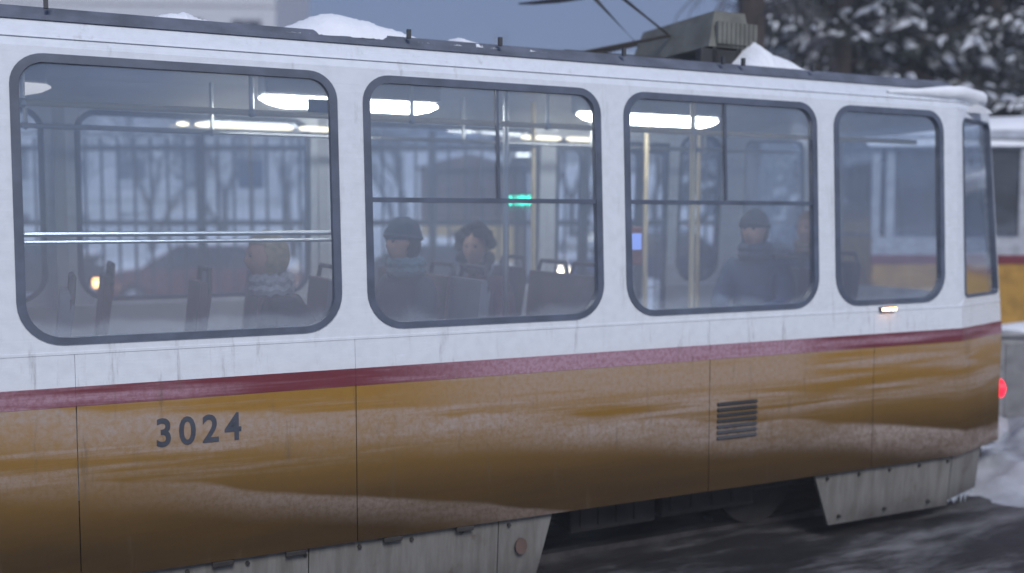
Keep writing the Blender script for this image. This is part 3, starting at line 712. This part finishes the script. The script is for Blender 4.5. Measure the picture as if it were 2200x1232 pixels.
# ------------------------------------------------------------------ fence of upright bars beyond the tram
FY = 11.8
def fence(x0, x1, label):
    k = thing('iron_fence', label, 'fence', (x0, FY, 0)); L = x1 - x0
    me = MB().box((-.014, -.014, .05), (.014, .014, 3.02)).build('bar', M['iron']).data; [bpy.data.objects.remove(o_) for o_ in [x_ for x_ in bpy.data.objects if x_.data == me]]
    n = int(L / .195)
    for i in range(n + 1):
        if i % 14 == 0: continue
        link('bar', me, k, (i * .195, 0, 0))
    pm = MB().box((-.045, -.045, -.2), (.045, .045, 3.1)).build('tmp', M['iron']); pme = pm.data; bpy.data.objects.remove(pm)
    for i in range(0, n + 1, 14): link('post', pme, k, (i * .195, .0, 0))
    for z_ in (.3, 2.02, 2.90):
        b = MB(); b.box((-.02, .016, z_ - .035), (L + .02, .046, z_ + .035)); b.build('rail', M['iron'], k)
fence(-6.4, .92, 'tall dark iron bar fence behind the tram windows, left stretch'); fence(1.12, 3.9, 'shorter stretch of tall bar fence just right of the brown hut')

def hill_h(x, y):
    return max(-1, 7.5 * min(1, max(0, (y - 34) / 40)) ** .8 * min(1, max(0, (26 - x) / 16)) + .5 * nz(x * .12, y * .12) + .12 * nz(x * .6, y * .6) - .4)
hfield('hill', -60, 28, 34, 88, 110, 60, hill_h, M['snow'])

# ------------------------------------------------------------------ parked cars with snow
M['cglass'] = mat('dark_car_glass', (.03, .035, .045), .08, spec=.9); M['chrome'] = mat('chrome', (.6, .6, .6), .2, 1.)
def car(label, loc, rz, body, lamp, snow=1., h=1.0):
    K = thing('parked_car', label, 'car', loc, rz, 'snow-covered cars parked behind the fence'); pm = mat(body[0], body[1], .35, coat=.5)
    prof = [(-2.1, .32), (-2.14, .55), (-2.08, .82), (-1.55, .92), (-.95, .98), (1.35, .98), (1.95, .92), (2.12, .75), (2.14, .4), (2.05, .25), (1.68, .25)]
    def arch(cx): return [(cx + .36 * math.cos(R(a)), .3 + .36 * math.sin(R(a))) for a in range(0, 181, 20)]
    low = [(1.75, .25)] + arch(1.32)[0:] + [(.9, .25), (-.95, .25)] + arch(-1.35) + [(-1.75, .25)]
    poly = prof[:10] + low
    b = MB(); bm = bmesh.new(); vs = [bm.verts.new((x, -.86, z)) for x, z in poly]; f = bm.faces.new(vs); r = bmesh.ops.extrude_face_region(bm, geom=[f])
    for v in r['geom']:
        if isinstance(v, bmesh.types.BMVert): v.co.y = .86
    for v in bm.verts:
        if v.co.z > .85: v.co.y *= .95
    bmesh.ops.triangulate(bm, faces=bm.faces[:]); bm.verts.index_update(); b.add([v.co[:] for v in bm.verts], [[v.index for v in f.verts] for f in bm.faces]); bm.free(); b.build('body', pm, K)
    cab = [(-1.15, .96), (-.45, 1.43), (.95, 1.45), (1.62, .97)]
    b = MB(); n = 4; tw = [.80, .64, .64, .78]
    b.add([(x, -w, z) for (x, z), w in zip(cab, tw)] + [(x, w, z) for (x, z), w in zip(cab, tw)], [(0, 1, 2, 3), (7, 6, 5, 4)] + [(i, i + 4, (i + 1) % 4 + 4, (i + 1) % 4) for i in range(4)]); c_ = b.build('cabin', M['cglass'], K)
    b = MB(); b.box((-.5, -.655, 1.42), (.98, .655, 1.47), bev=.02)
    for sx in (-1, 1):
        for (a, a2) in (((-1.15, .96), (-.45, 1.43)), ((.2, .97), (.22, 1.44)), ((.95, 1.45), (1.62, .97))):
            b.tube([(a[0], sx * (.80 if a[1] < 1.2 else .645), a[1]), (a2[0], sx * (.80 if a2[1] < 1.2 else .645), a2[1])], .03, 6)
    b.build('roof', pm, K)
    for x in (1.32, -1.35):
        for y in (-.80, .62):
            b = MB(); b.tube([(x, y, .31), (x, y + .18, .31)], .31, 20); wv = b.build('wheel', M['tyre'], K, True); b = MB(); b.tube([(x, y - .008, .31), (x, y + .19, .31)], .19, 14); b.build('rim', M['chrome'], wv, True)
    for y in (-.62, .62):
        b = MB(); b.box((-2.17, y - .14 - (.13 if y < 0 else 0), .58), (-1.78 if y < 0 else -2.0, y + .14 + (.13 if y > 0 else 0), .74), bev=.02); b.build('headlight', M[lamp], K); b = MB(); b.box((2.08, y - .12, .66), (2.16, y + .12, .80), bev=.02); b.build('tail_light', M['rust'], K)
    b = MB(); b.box((-2.19, -.78, .34), (-2.1, .78, .50), bev=.02); b.box((2.08, -.78, .34), (2.19, .78, .50), bev=.02); b.build('bumper', M['black'], K)
    b = MB(); b.box((-.62, -.98, .95), (-.45, -.84, 1.07), bev=.02); b.box((-.62, .84, .95), (-.45, .98, 1.07), bev=.02); b.build('wing_mirror', M['black'], K)
    for sd in (-1, 1):
        for xx in (-.25, .75): b = MB(); b.box((xx, sd * .865 - .01, .80), (xx + .14, sd * .865 + .01, .83)); b.build('door_handle', M['black'], K)
    s = MB(); s.blob((.22, 0, 1.46), (.82, .66, .17 * snow), amp=.12, sub=3, flat=-.05); s.blob((-1.6, 0, .91), (.52, .76, .15 * snow), amp=.15, sub=3, seed=2, flat=-.2); s.blob((1.88, 0, .93), (.28, .74, .13 * snow), amp=.15, sub=3, seed=5, flat=-.2)
    s.blob((-.85, 0, 1.20), (.42, .60, .12 * snow), amp=.3, sub=3, seed=6)
    s.build('snow_cover', M['snow'], K, True)
    return K
CY = 22.5
car('dull red parked car with thick snow on roof and bonnet, behind the left window', (at(440, 560, CY).x, CY, .02), R(4), ('dull_red_paint', (.09, .028, .03)), 'amber', 1.7)
car('dark grey snow-covered parked car behind the passengers of the second window', (at(905, 560, CY + .6).x, CY + .6, .02), R(-3), ('dark_grey_paint', (.05, .055, .06)), 'warm', 1.1)
car('blue parked car half sunk behind the snow bank right of the curly-haired passenger', (at(1385, 560, CY - .5).x, CY - .5, .3), R(3), ('blue_car_paint', (.045, .075, .16)), 'warm', .9)
car('pale silver parked car far behind the snow bank, left of the blue kiosk', (at(1355, 560, 30).x, 30, .45), R(186), ('silver_paint', (.35, .36, .38)), 'amber', 1.)
car('black parked car nose to nose with the red one, at the far left', (at(110, 560, CY + 1.8).x, CY + 1.8, .05), R(184), ('black_car_paint', (.02, .022, .025)), 'amber', 1.)

# ------------------------------------------------------------------ brown hut, signal, LED sign, blue kiosk
hc = at(1010, 470, 27)
H = thing('garden_hut', 'brown boarded hut with snowy pitched roof and ochre lower wall', 'hut', (hc.x, 27, 0), R(-6))
x0, x1 = -1.35, 1.35
b = MB(); b.box((x0, 0, 0), (x1, 2.4, 2.05)); b.build('wall', M['ochre'], H)
for i in range(18):
    b = MB(); a = x0 - .02 + i * (x1 - x0 + .04) / 18; b.box((a + .006, -.035 - .008 * (i % 3), 2.05), (a + (x1 - x0 + .04) / 18 - .006, -.001, 3.45)); b.build('board', M['brown'], H)
b = MB(); b.box((x0, 0, 2.05), (x1, 2.4, 3.45)); b.build('upper_wall', M['brown'], H)
b = MB(); b.add([(x0 - .2, -.25, 3.42), (x1 + .2, -.25, 3.42), (0, -.25, 3.80), (x0 - .2, 2.6, 3.42), (x1 + .2, 2.6, 3.42), (0, 2.6, 3.80)], [(0, 1, 2), (5, 4, 3), (0, 2, 5, 3), (2, 1, 4, 5), (0, 3, 4, 1)]); b.build('roof', M['brown'], H)
b = MB(); nx = 24; vs = []
for i in range(nx + 1):
    for j in range(7):
        xx = (x0 - .24) + (x1 - x0 + .48) * i / nx; vs.append((xx, -.3 + 3 * j / 6, 3.83 - abs(xx) * .245 + (.12 if 0 < i < nx and 0 < j < 6 else -.02) + .03 * nz(xx * 2, j)))
b.add(vs, [(i * 7 + j, (i + 1) * 7 + j, (i + 1) * 7 + j + 1, i * 7 + j + 1) for i in range(nx) for j in range(6)])
b.build('roof_snow', M['snow'], H, True)
b = MB(); b.box((-.5, -.05, .9), (.3, -.01, 1.75), bev=.01); w_ = b.build('window', M['brown'], H); b = MB(); b.box((-.44, -.06, .96), (.24, -.052, 1.69)); b.build('pane', M['winglass'], w_)

def pole_thing(name, label, cat, px, Y, ztop, r=.05):
    k = thing(name, label, cat, (at(px, 470, Y).x, Y, 0)); b = MB(); b.tube([(0, 0, -.1), (0, 0, ztop)], [r, r * .85], 10); b.build('pole', M['iron'], k, True); return k
k = pole_thing('traffic_signal', 'pole with dark signal box and short white light bar, red-brown board above', 'signal', 1128, 17, 3.9, .06)
b = MB(); b.box((-.27, -.16, 2.88), (.27, -.02, 3.36), bev=.03); h_ = b.build('signal_box', M['black'], k); b = MB(); b.box((-.20, -.175, 3.125), (.20, -.161, 3.155)); b.build('light_bar', M['white_led'], h_)
b = MB(); b.box((-.52, -.12, 3.52), (.16, -.05, 3.80), bev=.02); b.build('board', M['brown'], k); b = MB(); b.box((-.54, -.13, 3.80), (.18, -.04, 3.86), bev=.01); b.build('board_cap', M['rust'], k)
k = pole_thing('display_sign', 'small dark display with four glowing green characters', 'display sign', 1113, 15.4, 2.2, .035)
b = MB(); b.box((-.27, -.08, 2.24), (.27, .06, 2.46), bev=.015); h_ = b.build('display_box', M['black'], k)
for i in range(4):
    x = -.195 + i * .105; y = -.084; b = MB()
    def trap(xa, xb, xc, xd, z0, z1): b.add([(xa, y, z0), (xb, y, z0), (xc, y, z1), (xd, y, z1)], [(0, 1, 2, 3)])
    trap(x + .0, x + .085, x + .085, x + .025, 2.29, 2.335); trap(x + .0, x + .09, x + .075, x + .02, 2.350, 2.41); b.build('led_character', M['green'], h_)
k = pole_thing('road_sign', 'back of a small square road sign on a pole in the left window', 'road sign', 542, 15, 2.95, .03)
b = MB(); b.box((-.19, -.05, 2.52), (.19, -.035, 2.94), bev=.01); b.build('sign_plate', M['dblue'], k)

kc = at(1735, 500, 18)
K = thing('kiosk', 'blue kiosk with slatted shutter under a slab of snow, right of the cars', 'kiosk', (kc.x, 18, .1), R(5)); K.scale = (.66, .66, .9)
b = MB(); b.box((-1.55, 0, 0), (1.55, 2.2, 2.3)); b.build('body', M['dblue'], K)
for i in range(15):
    z = .78 + i * .093; b = MB(); b.add([(-1.4, -.01, z), (1.4, -.01, z), (1.4, -.05, z + .02), (-1.4, -.05, z + .02), (-1.4, -.012, z + .08), (1.4, -.012, z + .08)], [(0, 1, 2, 3), (3, 2, 5, 4), (0, 3, 4), (1, 5, 2)]); b.build('shutter_slat', M['blue'], K)
b = MB(); b.box((-1.9, -.5, 2.3), (1.8, 2.4, 2.42), bev=.02); b.build('roof', M['dblue'], K)
b = MB(); b.blob((-.05, .9, 2.42), (1.95, 1.55, .42), amp=.12, sub=4, flat=-.02); b.build('roof_snow', M['snow'], K, True)
b = MB(); b.box((-1.45, -.14, .66), (1.45, -.001, .74), bev=.01); b.build('counter', M['concrete'], K)

# ------------------------------------------------------------------ far block of flats on the left, seen over and through the tram
def block(label, x0, Y, n, floors, rz, fh=2.9, bw=2.6, m='plaster'):
    B = thing('apartment_building', label, 'building', (x0, Y, 0), rz)
    H_ = floors * fh; L = n * bw
    b = MB(); b.box((0, 0, -.5), (L, 12, H_)); b.build('wall', M[m], B)
    b = MB(); b.box((-.3, -.3, H_), (L + .3, 12.3, H_ + .3)); b.build('roof', M['snow'], B)
    fm = MB().box((-.72, -.06, -.75), (.72, -.001, .75)).build('t', M['white2']); fme = fm.data; bpy.data.objects.remove(fm)
    q = MB(); q.box((-.64, -.075, -.67), (-.03, -.061, .67)); q.box((.03, -.075, -.67), (.64, -.061, .67)); q = q.build('t', M['winglass']); gme = q.data; bpy.data.objects.remove(q)
    sm = MB().box((-.8, -.2, -.86), (.8, -.001, -.78)).build('t', M['snow']); sme = sm.data; bpy.data.objects.remove(sm)
    for i in range(n):
        for j in range(floors):
            w = link('window', fme, B, (bw * (i + .5), 0, fh * (j + .55))); link('pane', gme, w); link('sill', sme, w)
    for j in range(1, floors):
        b = MB(); b.box((0, -.03, fh * j - .04), (L, -.001, fh * j + .04)); b.build('panel_joint', M['concrete'], B)
block('pale grey block of flats seen through the leftmost window', -34, 44, 9, 6, R(4))
block('distant grey block of flats behind the bare trees', -2, 62, 9, 4, R(-5), m='concrete')

# ------------------------------------------------------------------ bare trees
def bare_tree_meshes(seed):
    rnd = random.Random(seed); tr = MB(); cr = MB(); sn = MB()
    def grow(p, d, l, r, lev):
        q = p + d * l * .5 + Vector((rnd.uniform(-.06, .06), rnd.uniform(-.06, .06), 0)) * l; e = q + (d + Vector((rnd.uniform(-.15, .15), rnd.uniform(-.15, .15), .05))).normalized() * l * .5
        (tr if lev < 2 else cr).tube([p, q, e], [r, r * .85, r * .68], 8 if lev < 2 else (5 if lev < 4 else 3), caps=False)
        if lev >= 2 and abs(d.z) < .85: sn.tube([p + Vector((0, 0, r * .8)), q + Vector((0, 0, r * .9)), e + Vector((0, 0, r * .6))], [r * .6, r * .9, r * .5], 3, caps=False)
        if lev >= 6: return
        for i in range(3 if lev < 5 else 2):
            a = rnd.uniform(0, 2 * math.pi); t = rnd.uniform(.35, .8)
            nd = (d + Vector((math.cos(a), math.sin(a), rnd.uniform(-.15, .25))) * t * (1.2 if lev else .8)).normalized()
            grow(e if i < 2 else q, nd, l * rnd.uniform(.62, .8), r * .6, lev + 1)
    grow(Vector((0, 0, -.2)), Vector((0, 0, 1)), 2.6, .16, 0)
    return tr, cr, sn
M['bsnow'] = M['snow']
protos = []
for sd in (3, 8):
    tr, cr, sn = bare_tree_meshes(sd)
    protos.append([x.build('t', m_, None, True) for x, m_ in ((tr, M['bark']), (cr, M['twig']), (sn, M['snow']))])
pdat = [[o.data for o in p] for p in protos]
for p in protos:
    for o in p: bpy.data.objects.remove(o)
for i, (px, Y, sc_, lab) in enumerate(((330, 33, 1.0, 'bare snowy tree behind the red parked car'), (640, 30, .9, 'bare snowy tree above the dark grey parked car'), (480, 38, 1.2, 'tall bare tree in front of the flats, left window'),
        (850, 34, 1.0, 'bare tree left of the brown hut'), (1230, 33, 1.1, 'bare tree right of the brown hut'), (1420, 36, 1.1, 'bare tree seen through the third window'), (150, 36, 1.1, 'bare tree at the far left window edge'), (1640, 34, 1.0, 'bare tree behind the blue kiosk'))):
    k = thing('bare_tree', lab, 'tree', (at(px, 470, Y).x, Y, 0), i * 1.3, 'bare trees beyond the parked cars'); k.scale = (sc_,) * 3
    d = pdat[i % 2]; link('trunk', d[0], k); link('crown', d[1], k); link('snow_on_twigs', d[2], k)

# ------------------------------------------------------------------ snowy spruces on the right
def spruce_branch(seed, L=2.6):
    rnd = random.Random(seed); n = MB(); sn = MB(); n.tube([(0, 0, 0), (L * .5, 0, -.10 * L), (L, 0, -.32 * L)], [.035, .022, .006], 5, mi=1)
    def spine(t): return Vector((L * t, 0, -.20 * L * t - .12 * L * t * t))
    for i in range(34):
        t = rnd.uniform(.12, 1); p = spine(t); sd = rnd.choice((-1, 1)); tl = (1.05 - t) * L * .42 + .15
        d = Vector((.75, sd * rnd.uniform(.4, 1), rnd.uniform(-.75, -.05))).normalized()
        k = 9
        for j in range(k):
            q = p + d * tl * j / k + Vector((0, 0, -.25 * tl * (j / k) ** 2))
            for _ in range(3):
                nd = (d + Vector((rnd.uniform(-.9, .9), rnd.uniform(-.9, .9), rnd.uniform(-1.2, .4)))).normalized(); ln = rnd.uniform(.07, .16); sdv = nd.cross(Vector((rnd.random(), rnd.random(), rnd.random()))).normalized() * .016
                n.add([q - sdv, q + sdv, q + nd * ln], [(0, 1, 2)])
        if rnd.random() < .42:
            a = rnd.uniform(.2, .9); q = p + d * tl * a + Vector((0, 0, -.25 * tl * a * a + .02)); s_ = rnd.uniform(.04, .11)
            e_ = Vector((d.x, d.y, d.z * .6)).normalized(); sn.tube([q - e_ * s_ * 1.6, q - e_ * s_ * .6 + Vector((0, 0, s_ * .25)), q + e_ * s_ * .7 + Vector((0, 0, s_ * .2)), q + e_ * s_ * 2.2 - Vector((0, 0, s_ * .4))], [s_ * .15, s_ * .6, s_ * .5, s_ * .08], 5, mi=2)
    n.add(sn.v, sn.f, 2); return n
bms = []
for sd in range(4):
    n = spruce_branch(20 + sd); o = n.build('t', [M['needle'], M['bark'], M['snow']]); bms.append(o.data); bpy.data.objects.remove(o)
def spruce(px, Y, h, lab, z0=3.2, dens=1., sc0=1.):
    k = thing('spruce_tree', lab, 'tree', (at(px, 470, Y).x, Y, 0), 0, 'snowy spruces behind the second tram')
    b = MB(); b.tube([(0, 0, -.2), (0, 0, h * .5), (0, 0, h)], [.24, .14, .02], 10); b.build('trunk', M['bark'], k, True)
    rnd = random.Random(int(px)); z = z0; i = 0
    while z < min(h - .4, 8.5):
        for q in range(6):
            o = link('branch', bms[i % 4], k, (0, 0, z + rnd.uniform(-.15, .15)), rnd.uniform(0, 6.28)); s_ = (1 - z / h) * 1.25 * sc0 * rnd.uniform(.8, 1.15) + .1; o.scale = (s_, s_, s_ * rnd.uniform(.8, 1.3)); i += 1
        z += .36 / dens
for a in ((1800, 17.2, 13, 'spruce with clumps of snow behind the roof end of the tram'), (1960, 18.4, 14, 'tall dark spruce just left of the second tram roof'), (2120, 17.3, 13, 'dark snowy spruce above the second tram near the right edge'), (2290, 18.5, 14, 'spruce cut off by the right edge of the picture'),
          (1880, 20.5, 14, 'spruce standing deeper in the dark wood, second row left'), (2050, 21.5, 15, 'spruce standing deeper in the dark wood, second row middle'), (2220, 21, 15, 'spruce standing deeper in the dark wood, second row right'), (1700, 23, 13, 'spruce farthest left, behind the snow mound on the roof')): spruce(*a)
wd = MB()
rnd = random.Random(5)
for i in range(5200):
    x = rnd.uniform(7.5, 34); y = rnd.uniform(23, 27); z = rnd.uniform(0, 11); c_ = Vector((x, y, z)); a = Vector((rnd.uniform(-1, 1), rnd.uniform(-1, 1), rnd.uniform(-.5, .5))) * .55; e = Vector((rnd.uniform(-1, 1), rnd.uniform(-1, 1), rnd.uniform(-1, 1))) * .45
    wd.add([c_ - a, c_ + a, c_ + e], [(0, 1, 2)])
wd.build('woodland', M['needle'], None, kind='stuff')
# a bare trunk with hanging twigs behind the roof box
k = thing('bare_tree', 'thick bare trunk with drooping twigs just right of the roof box', 'tree', (at(1606, 470, 13.5).x, 13.5, 0)); b = MB(); b.tube([(0, 0, -.1), (.02, 0, 3), (.0, 0, 6.5)], [.24, .2, .17], 12); b.build('trunk', M['bark'], k, True)
b = MB(); rnd = random.Random(9)
for i in range(60):
    a = rnd.uniform(0, 6.28); z = rnd.uniform(4.6, 7); l = rnd.uniform(.6, 1.7); p = Vector((0, 0, z)); d = Vector((math.cos(a), math.sin(a), .1)); b.tube([p, p + d * l * .5 + Vector((0, 0, .08)), p + d * l * .8 + Vector((0, 0, -.3 * l)), p + d * l * .95 + Vector((0, 0, -.95 * l))], [.02, .012, .008, .003], 4, caps=False)
b.build('crown', M['twig'], k)

# ------------------------------------------------------------------ overhead wires
def wire(name, label, p, q, sag, r=.011):
    b = MB(); b.tube([p.lerp(q, i / 30) + Vector((0, 0, -sag * (1 - (2 * i / 30 - 1) ** 2))) for i in range(31)], r, 5); o = b.build(name, M['black'], None, True, label=label, category='wire')
wire('overhead_wire', 'thin overhead wire crossing the sky above the pantograph', Vector((-6, 8.6, 5.7)), Vector((9, 12.2, 4.6)), .3)
wire('overhead_wire', 'thin sagging wire seen through the tram windows', Vector((-14, 14.0, 3.6)), Vector((9.5, 14.6, 3.95)), .5)
wire('overhead_wire', 'thin overhead wire over the second tram at right', Vector((3.3, 11.5, 3.5)), Vector((15, 12.5, 4.3)), .12)
wire('overhead_wire', 'thin overhead wire under the spruces, lower of the right pair', Vector((3.3, 11.8, 3.38)), Vector((15, 12.8, 4.05)), .1)

# ------------------------------------------------------------------ passengers
def skin_mesh(verts, edges, rad, sub=2):
    me = bpy.data.meshes.new('sk'); me.from_pydata(verts, edges, []); o = bpy.data.objects.new('sk', me); COL.objects.link(o)
    md = o.modifiers.new('s', 'SKIN'); md.use_smooth_shade = True; md.branch_smoothing = .3
    for v, r in zip(me.skin_vertices[0].data, rad): v.radius = r if isinstance(r, tuple) else (r, r); v.use_root = False
    me.skin_vertices[0].data[0].use_root = True
    m2 = o.modifiers.new('u', 'SUBSURF'); m2.levels = sub; m2.render_levels = sub
    bpy.context.view_layer.update(); out = bpy.data.meshes.new_from_object(o.evaluated_get(bpy.context.evaluated_depsgraph_get())); bpy.data.objects.remove(o); return out
def me_to(b, me, mi=0): b.add([v.co[:] for v in me.vertices], [tuple(p.vertices) for p in me.polygons], mi)
def chain(defs):
    """defs: name: (co, r, parent)"""
    names = list(defs); vs = [defs[n][0] for n in names]; rs = [defs[n][1] for n in names]; es = [(names.index(defs[n][2]), i) for i, n in enumerate(names) if defs[n][2]]
    return skin_mesh(vs, es, rs)
def body_parts(lean=0., hands=.16):
    # seated, facing +x, hip at origin
    L = lambda z: lean * z
    D = {'pel': ((0, 0, 0), (.13, .16), None), 'bel': ((L(.18), 0, .18), (.105, .14), 'pel'), 'che': ((L(.38) + .01, 0, .38), (.12, .16), 'bel'), 'nb': ((L(.5), 0, .50), .062, 'che'), 'nk': ((L(.56) + .015, 0, .58), .052, 'nb'), 'hd': ((L(.62) + .03, 0, .66), .06, 'nk')}
    for s, t in ((1, 'l'), (-1, 'r')):
        D['sh' + t] = ((L(.46), s * .175, .455), .058, 'che'); D['el' + t] = ((L(.3) + .10, s * .235, .21), .043, 'sh' + t); D['wr' + t] = ((.32, s * .13, .13 + hands * .2), .026, 'el' + t)
        D['pa' + t] = ((.385, s * .105, .125 + hands * .2), .03, 'wr' + t)
        D['hi' + t] = ((.03, s * .10, -.02), .09, 'pel'); D['kn' + t] = ((.42, s * .12, .0), .062, 'hi' + t); D['an' + t] = ((.40, s * .12, -.38), .042, 'kn' + t); D['to' + t] = ((.54, s * .13, -.43), .036, 'an' + t)
    b = MB(); me_to(b, chain(D))
    for s in (1, -1):
        c = Vector((.385, s * .105, .125 + hands * .2))
        for j, (dy, ln) in enumerate(((-.030, .062), (-.010, .072), (.010, .068), (.030, .054))):
            p0 = c + Vector((.0, dy, 0)); me = skin_mesh([p0, p0 + Vector((.035, dy * .2, 0)), p0 + Vector((.035 + ln * .5, dy * .2, -.012)), p0 + Vector((.035 + ln * .75, dy * .2, -.045))], [(0, 1), (1, 2), (2, 3)], [.0095, .009, .0085, .007], 1); me_to(b, me)
        me = skin_mesh([c + Vector((-.01, -s * .02, 0)), c + Vector((.02, -s * .048, .004)), c + Vector((.05, -s * .054, -.01))], [(0, 1), (1, 2)], [.012, .011, .008], 1); me_to(b, me)
    # head: skull, jaw, nose, ears
    hc_ = Vector((L(.66) + .045, 0, .70)); bm = bmesh.new(); bmesh.ops.create_icosphere(bm, subdivisions=4, radius=1)
    for v in bm.verts:
        x, y, z = v.co; k = 1 - .30 * max(0, -z) ** 1.3
        X, Y, Z = x * .098 * (1 - .12 * max(0, -z) * (x < 0)), y * .078 * k, z * .125
        if x > 0:
            nose = math.exp(-(y / .17) ** 2) * math.exp(-((z + .14) / .20) ** 2); X += .017 * nose
            for sy in (-.38, .38): X -= .013 * math.exp(-((y - sy) / .17) ** 2 - ((z - .08) / .12) ** 2)
            X += .007 * math.exp(-((y) / .3) ** 2 - ((z + .46) / .08) ** 2) - .005 * math.exp(-((y) / .3) ** 2 - ((z + .54) / .04) ** 2); X += .008 * math.exp(-(y / .3) ** 2 - ((z + .85) / .16) ** 2)
            X += .006 * math.exp(-((z - .24) / .09) ** 2) * (abs(y) < .7)
        v.co = Vector((X, Y, Z)) + hc_
    bm.verts.index_update(); b.add([v.co[:] for v in bm.verts], [[v.index for v in f.verts] for f in bm.faces]); bm.free()
    for s in (1, -1): b.blob(hc_ + Vector((-.008, s * .079, -.005)), (.020, .010, .032), amp=.1, sub=2)
    coat = {k: D[k] for k in ('pel', 'bel', 'che', 'nb', 'shl', 'ell', 'wrl', 'shr', 'elr', 'wrr')}
    cr = {'pel': (.185, .215), 'bel': (.15, .19), 'che': (.165, .20), 'nb': .092, 'shl': .095, 'shr': .095, 'ell': .072, 'elr': .072, 'wrl': .052, 'wrr': .052}
    coat = {k: (v[0], cr[k], v[2]) for k, v in coat.items()}
    cb = MB(); me_to(cb, chain(coat)); 
    leg = {'pel': ((0, 0, -.02), (.14, .17), None)}
    for t in 'lr':
        leg['hi' + t] = (D['hi' + t][0], .11, 'pel'); leg['kn' + t] = (D['kn' + t][0], .08, 'hi' + t); leg['an' + t] = (D['an' + t][0], .06, 'kn' + t)
    lb = MB(); me_to(lb, chain(leg)); bt = MB()
    for s in (1, -1): bt.blob((.45, s * .125, -.425), (.14, .055, .05), amp=.05, sub=2); bt.tube([(.40, s * .12, -.28), (.40, s * .12, -.42)], .062, 10)
    return b, cb, lb, bt, hc_
BP = {}
def person(label, s, w, zh, face, coat, hair, hat=None, lean=0., scarf=None, mask=None, hood=False):
    key = lean
    if key not in BP: BP[key] = body_parts(lean)
    b, cb, lb, bt, hc_ = BP[key]
    P = TM @ Vector((s, w, zh - .70 * 1.0)); root = thing('person', label, 'person', P, TH + face)
    b.build('body', M['skin'], root, True)
    cm = mat('coat_cloth', coat, .85, nscale=12, bstr=.5); cb.build('coat', cm, root, True); lb.build('trousers', mat('trouser_cloth', (.03, .032, .045), .9), root, True); bt.build('boots', M['black'], root, True)
    e = MB()
    for sy in (-1, 1): e.blob(hc_ + Vector((.082, sy * .030, .012)), .0095, amp=0, sub=2)
    e.build('eyes', M['eye'], root, True)
    hb = MB(); hm = mat('hair', hair, .7, nscale=30, bstr=.6)
    if hood == 'curly':
        rnd = random.Random(4)
        for i in range(110):
            d = Vector((rnd.gauss(0, 1), rnd.gauss(0, 1), rnd.gauss(0, 1))).normalized()
            if d.x > .35 and d.z < .55: continue
            hb.blob(hc_ + Vector((d.x * .105 - .012, d.y * .11, d.z * .135 + (-.03 if d.z < 0 else .015))), rnd.uniform(.03, .045), amp=.4, sub=1, seed=i)
    else:
        bm = bmesh.new(); bmesh.ops.create_icosphere(bm, subdivisions=4, radius=1)
        bmesh.ops.delete(bm, geom=[v for v in bm.verts if (v.co.x > .30 and v.co.z < .42) or v.co.z < -.75], context='VERTS')
        for v in bm.verts:
            k = 1 + .08 * noise.noise(v.co * 5); v.co = Vector((v.co.x * .112 * k - .01, v.co.y * .091 * k, v.co.z * .136 * k + .004)) + hc_
        bm.verts.index_update(); hb.add([v.co[:] for v in bm.verts], [[v.index for v in f.verts] for f in bm.faces]); bm.free()
    hb.build('hair', hm, root, True)
    if hat:
        h = MB(); h.blob(hc_ + Vector((-.014, 0, .035)), (.117, .098, .118), amp=.10, sub=4, seed=2, flat=-.12)
        n_ = 24; h.tube([hc_ + Vector((-.012 + .112 * math.cos(2 * math.pi * i / n_), .094 * math.sin(2 * math.pi * i / n_), .034 - .012 * math.cos(2 * math.pi * i / n_ + math.pi))) for i in range(n_ + 1)], .012, 8)
        h.build('hat', mat('knit_hat', hat, .9, nscale=40, bstr=.8), root, True)
    if scarf:
        h = MB(); n_ = 20; base = hc_ + Vector((-.03, 0, -.165))
        for q in range(2): h.tube([base + Vector((.082 * math.cos(2 * math.pi * i / n_), .085 * math.sin(2 * math.pi * i / n_), .045 * q + .012 * math.sin(3 * i))) for i in range(n_ + 1)], .036, 8)
        h.build('scarf', mat('scarf_cloth', scarf, .95, nscale=30, bstr=.8), root, True)
    return root
FACE = math.pi
person('blond seated passenger in a black coat leaning forward, in the left window', 1.42, .42, 1.87, FACE, (.018, .019, .024), (.26, .20, .11), lean=.25, scarf=(.30, .30, .33))
person('passenger in dark knitted hat and scarf, first in the second window', 2.10, .74, 1.93, FACE + .3, (.022, .03, .045), (.03, .025, .02), hat=(.035, .045, .075), lean=.0, scarf=(.10, .16, .20))
person('passenger with big curly dark hair and plum coat, second in the second window', 2.88, 1.52, 1.87, FACE + .9, (.07, .035, .05), (.025, .018, .014), lean=.05, hood='curly')
person('passenger in dark cap and blue jacket by the pillar in the third window', 4.62, .66, 1.99, FACE + .5, (.022, .045, .10), (.05, .03, .02), hat=(.02, .022, .035), lean=.1, scarf=(.05, .06, .10))
person('auburn-haired passenger in dark blue coat, last seat near the rear end', 5.56, 1.2, 1.99, FACE + .3, (.025, .04, .09), (.20, .085, .035), lean=.0, scarf=(.15, .09, .05))

# ------------------------------------------------------------------ cold misty air
HZ = NT('cold_air'); v_ = HZ.n('ShaderNodeVolumePrincipled', {'Color': (.93, .95, 1, 1), 'Density': .0065, 'Anisotropy': .1})
HZ.t.links.new(v_.outputs[0], HZ.out.inputs['Volume'])
b = MB(); b.box((-70, -40, -1.1), (70, 90, 26)); o = b.build('haze', HZ.m, None, kind='stuff')
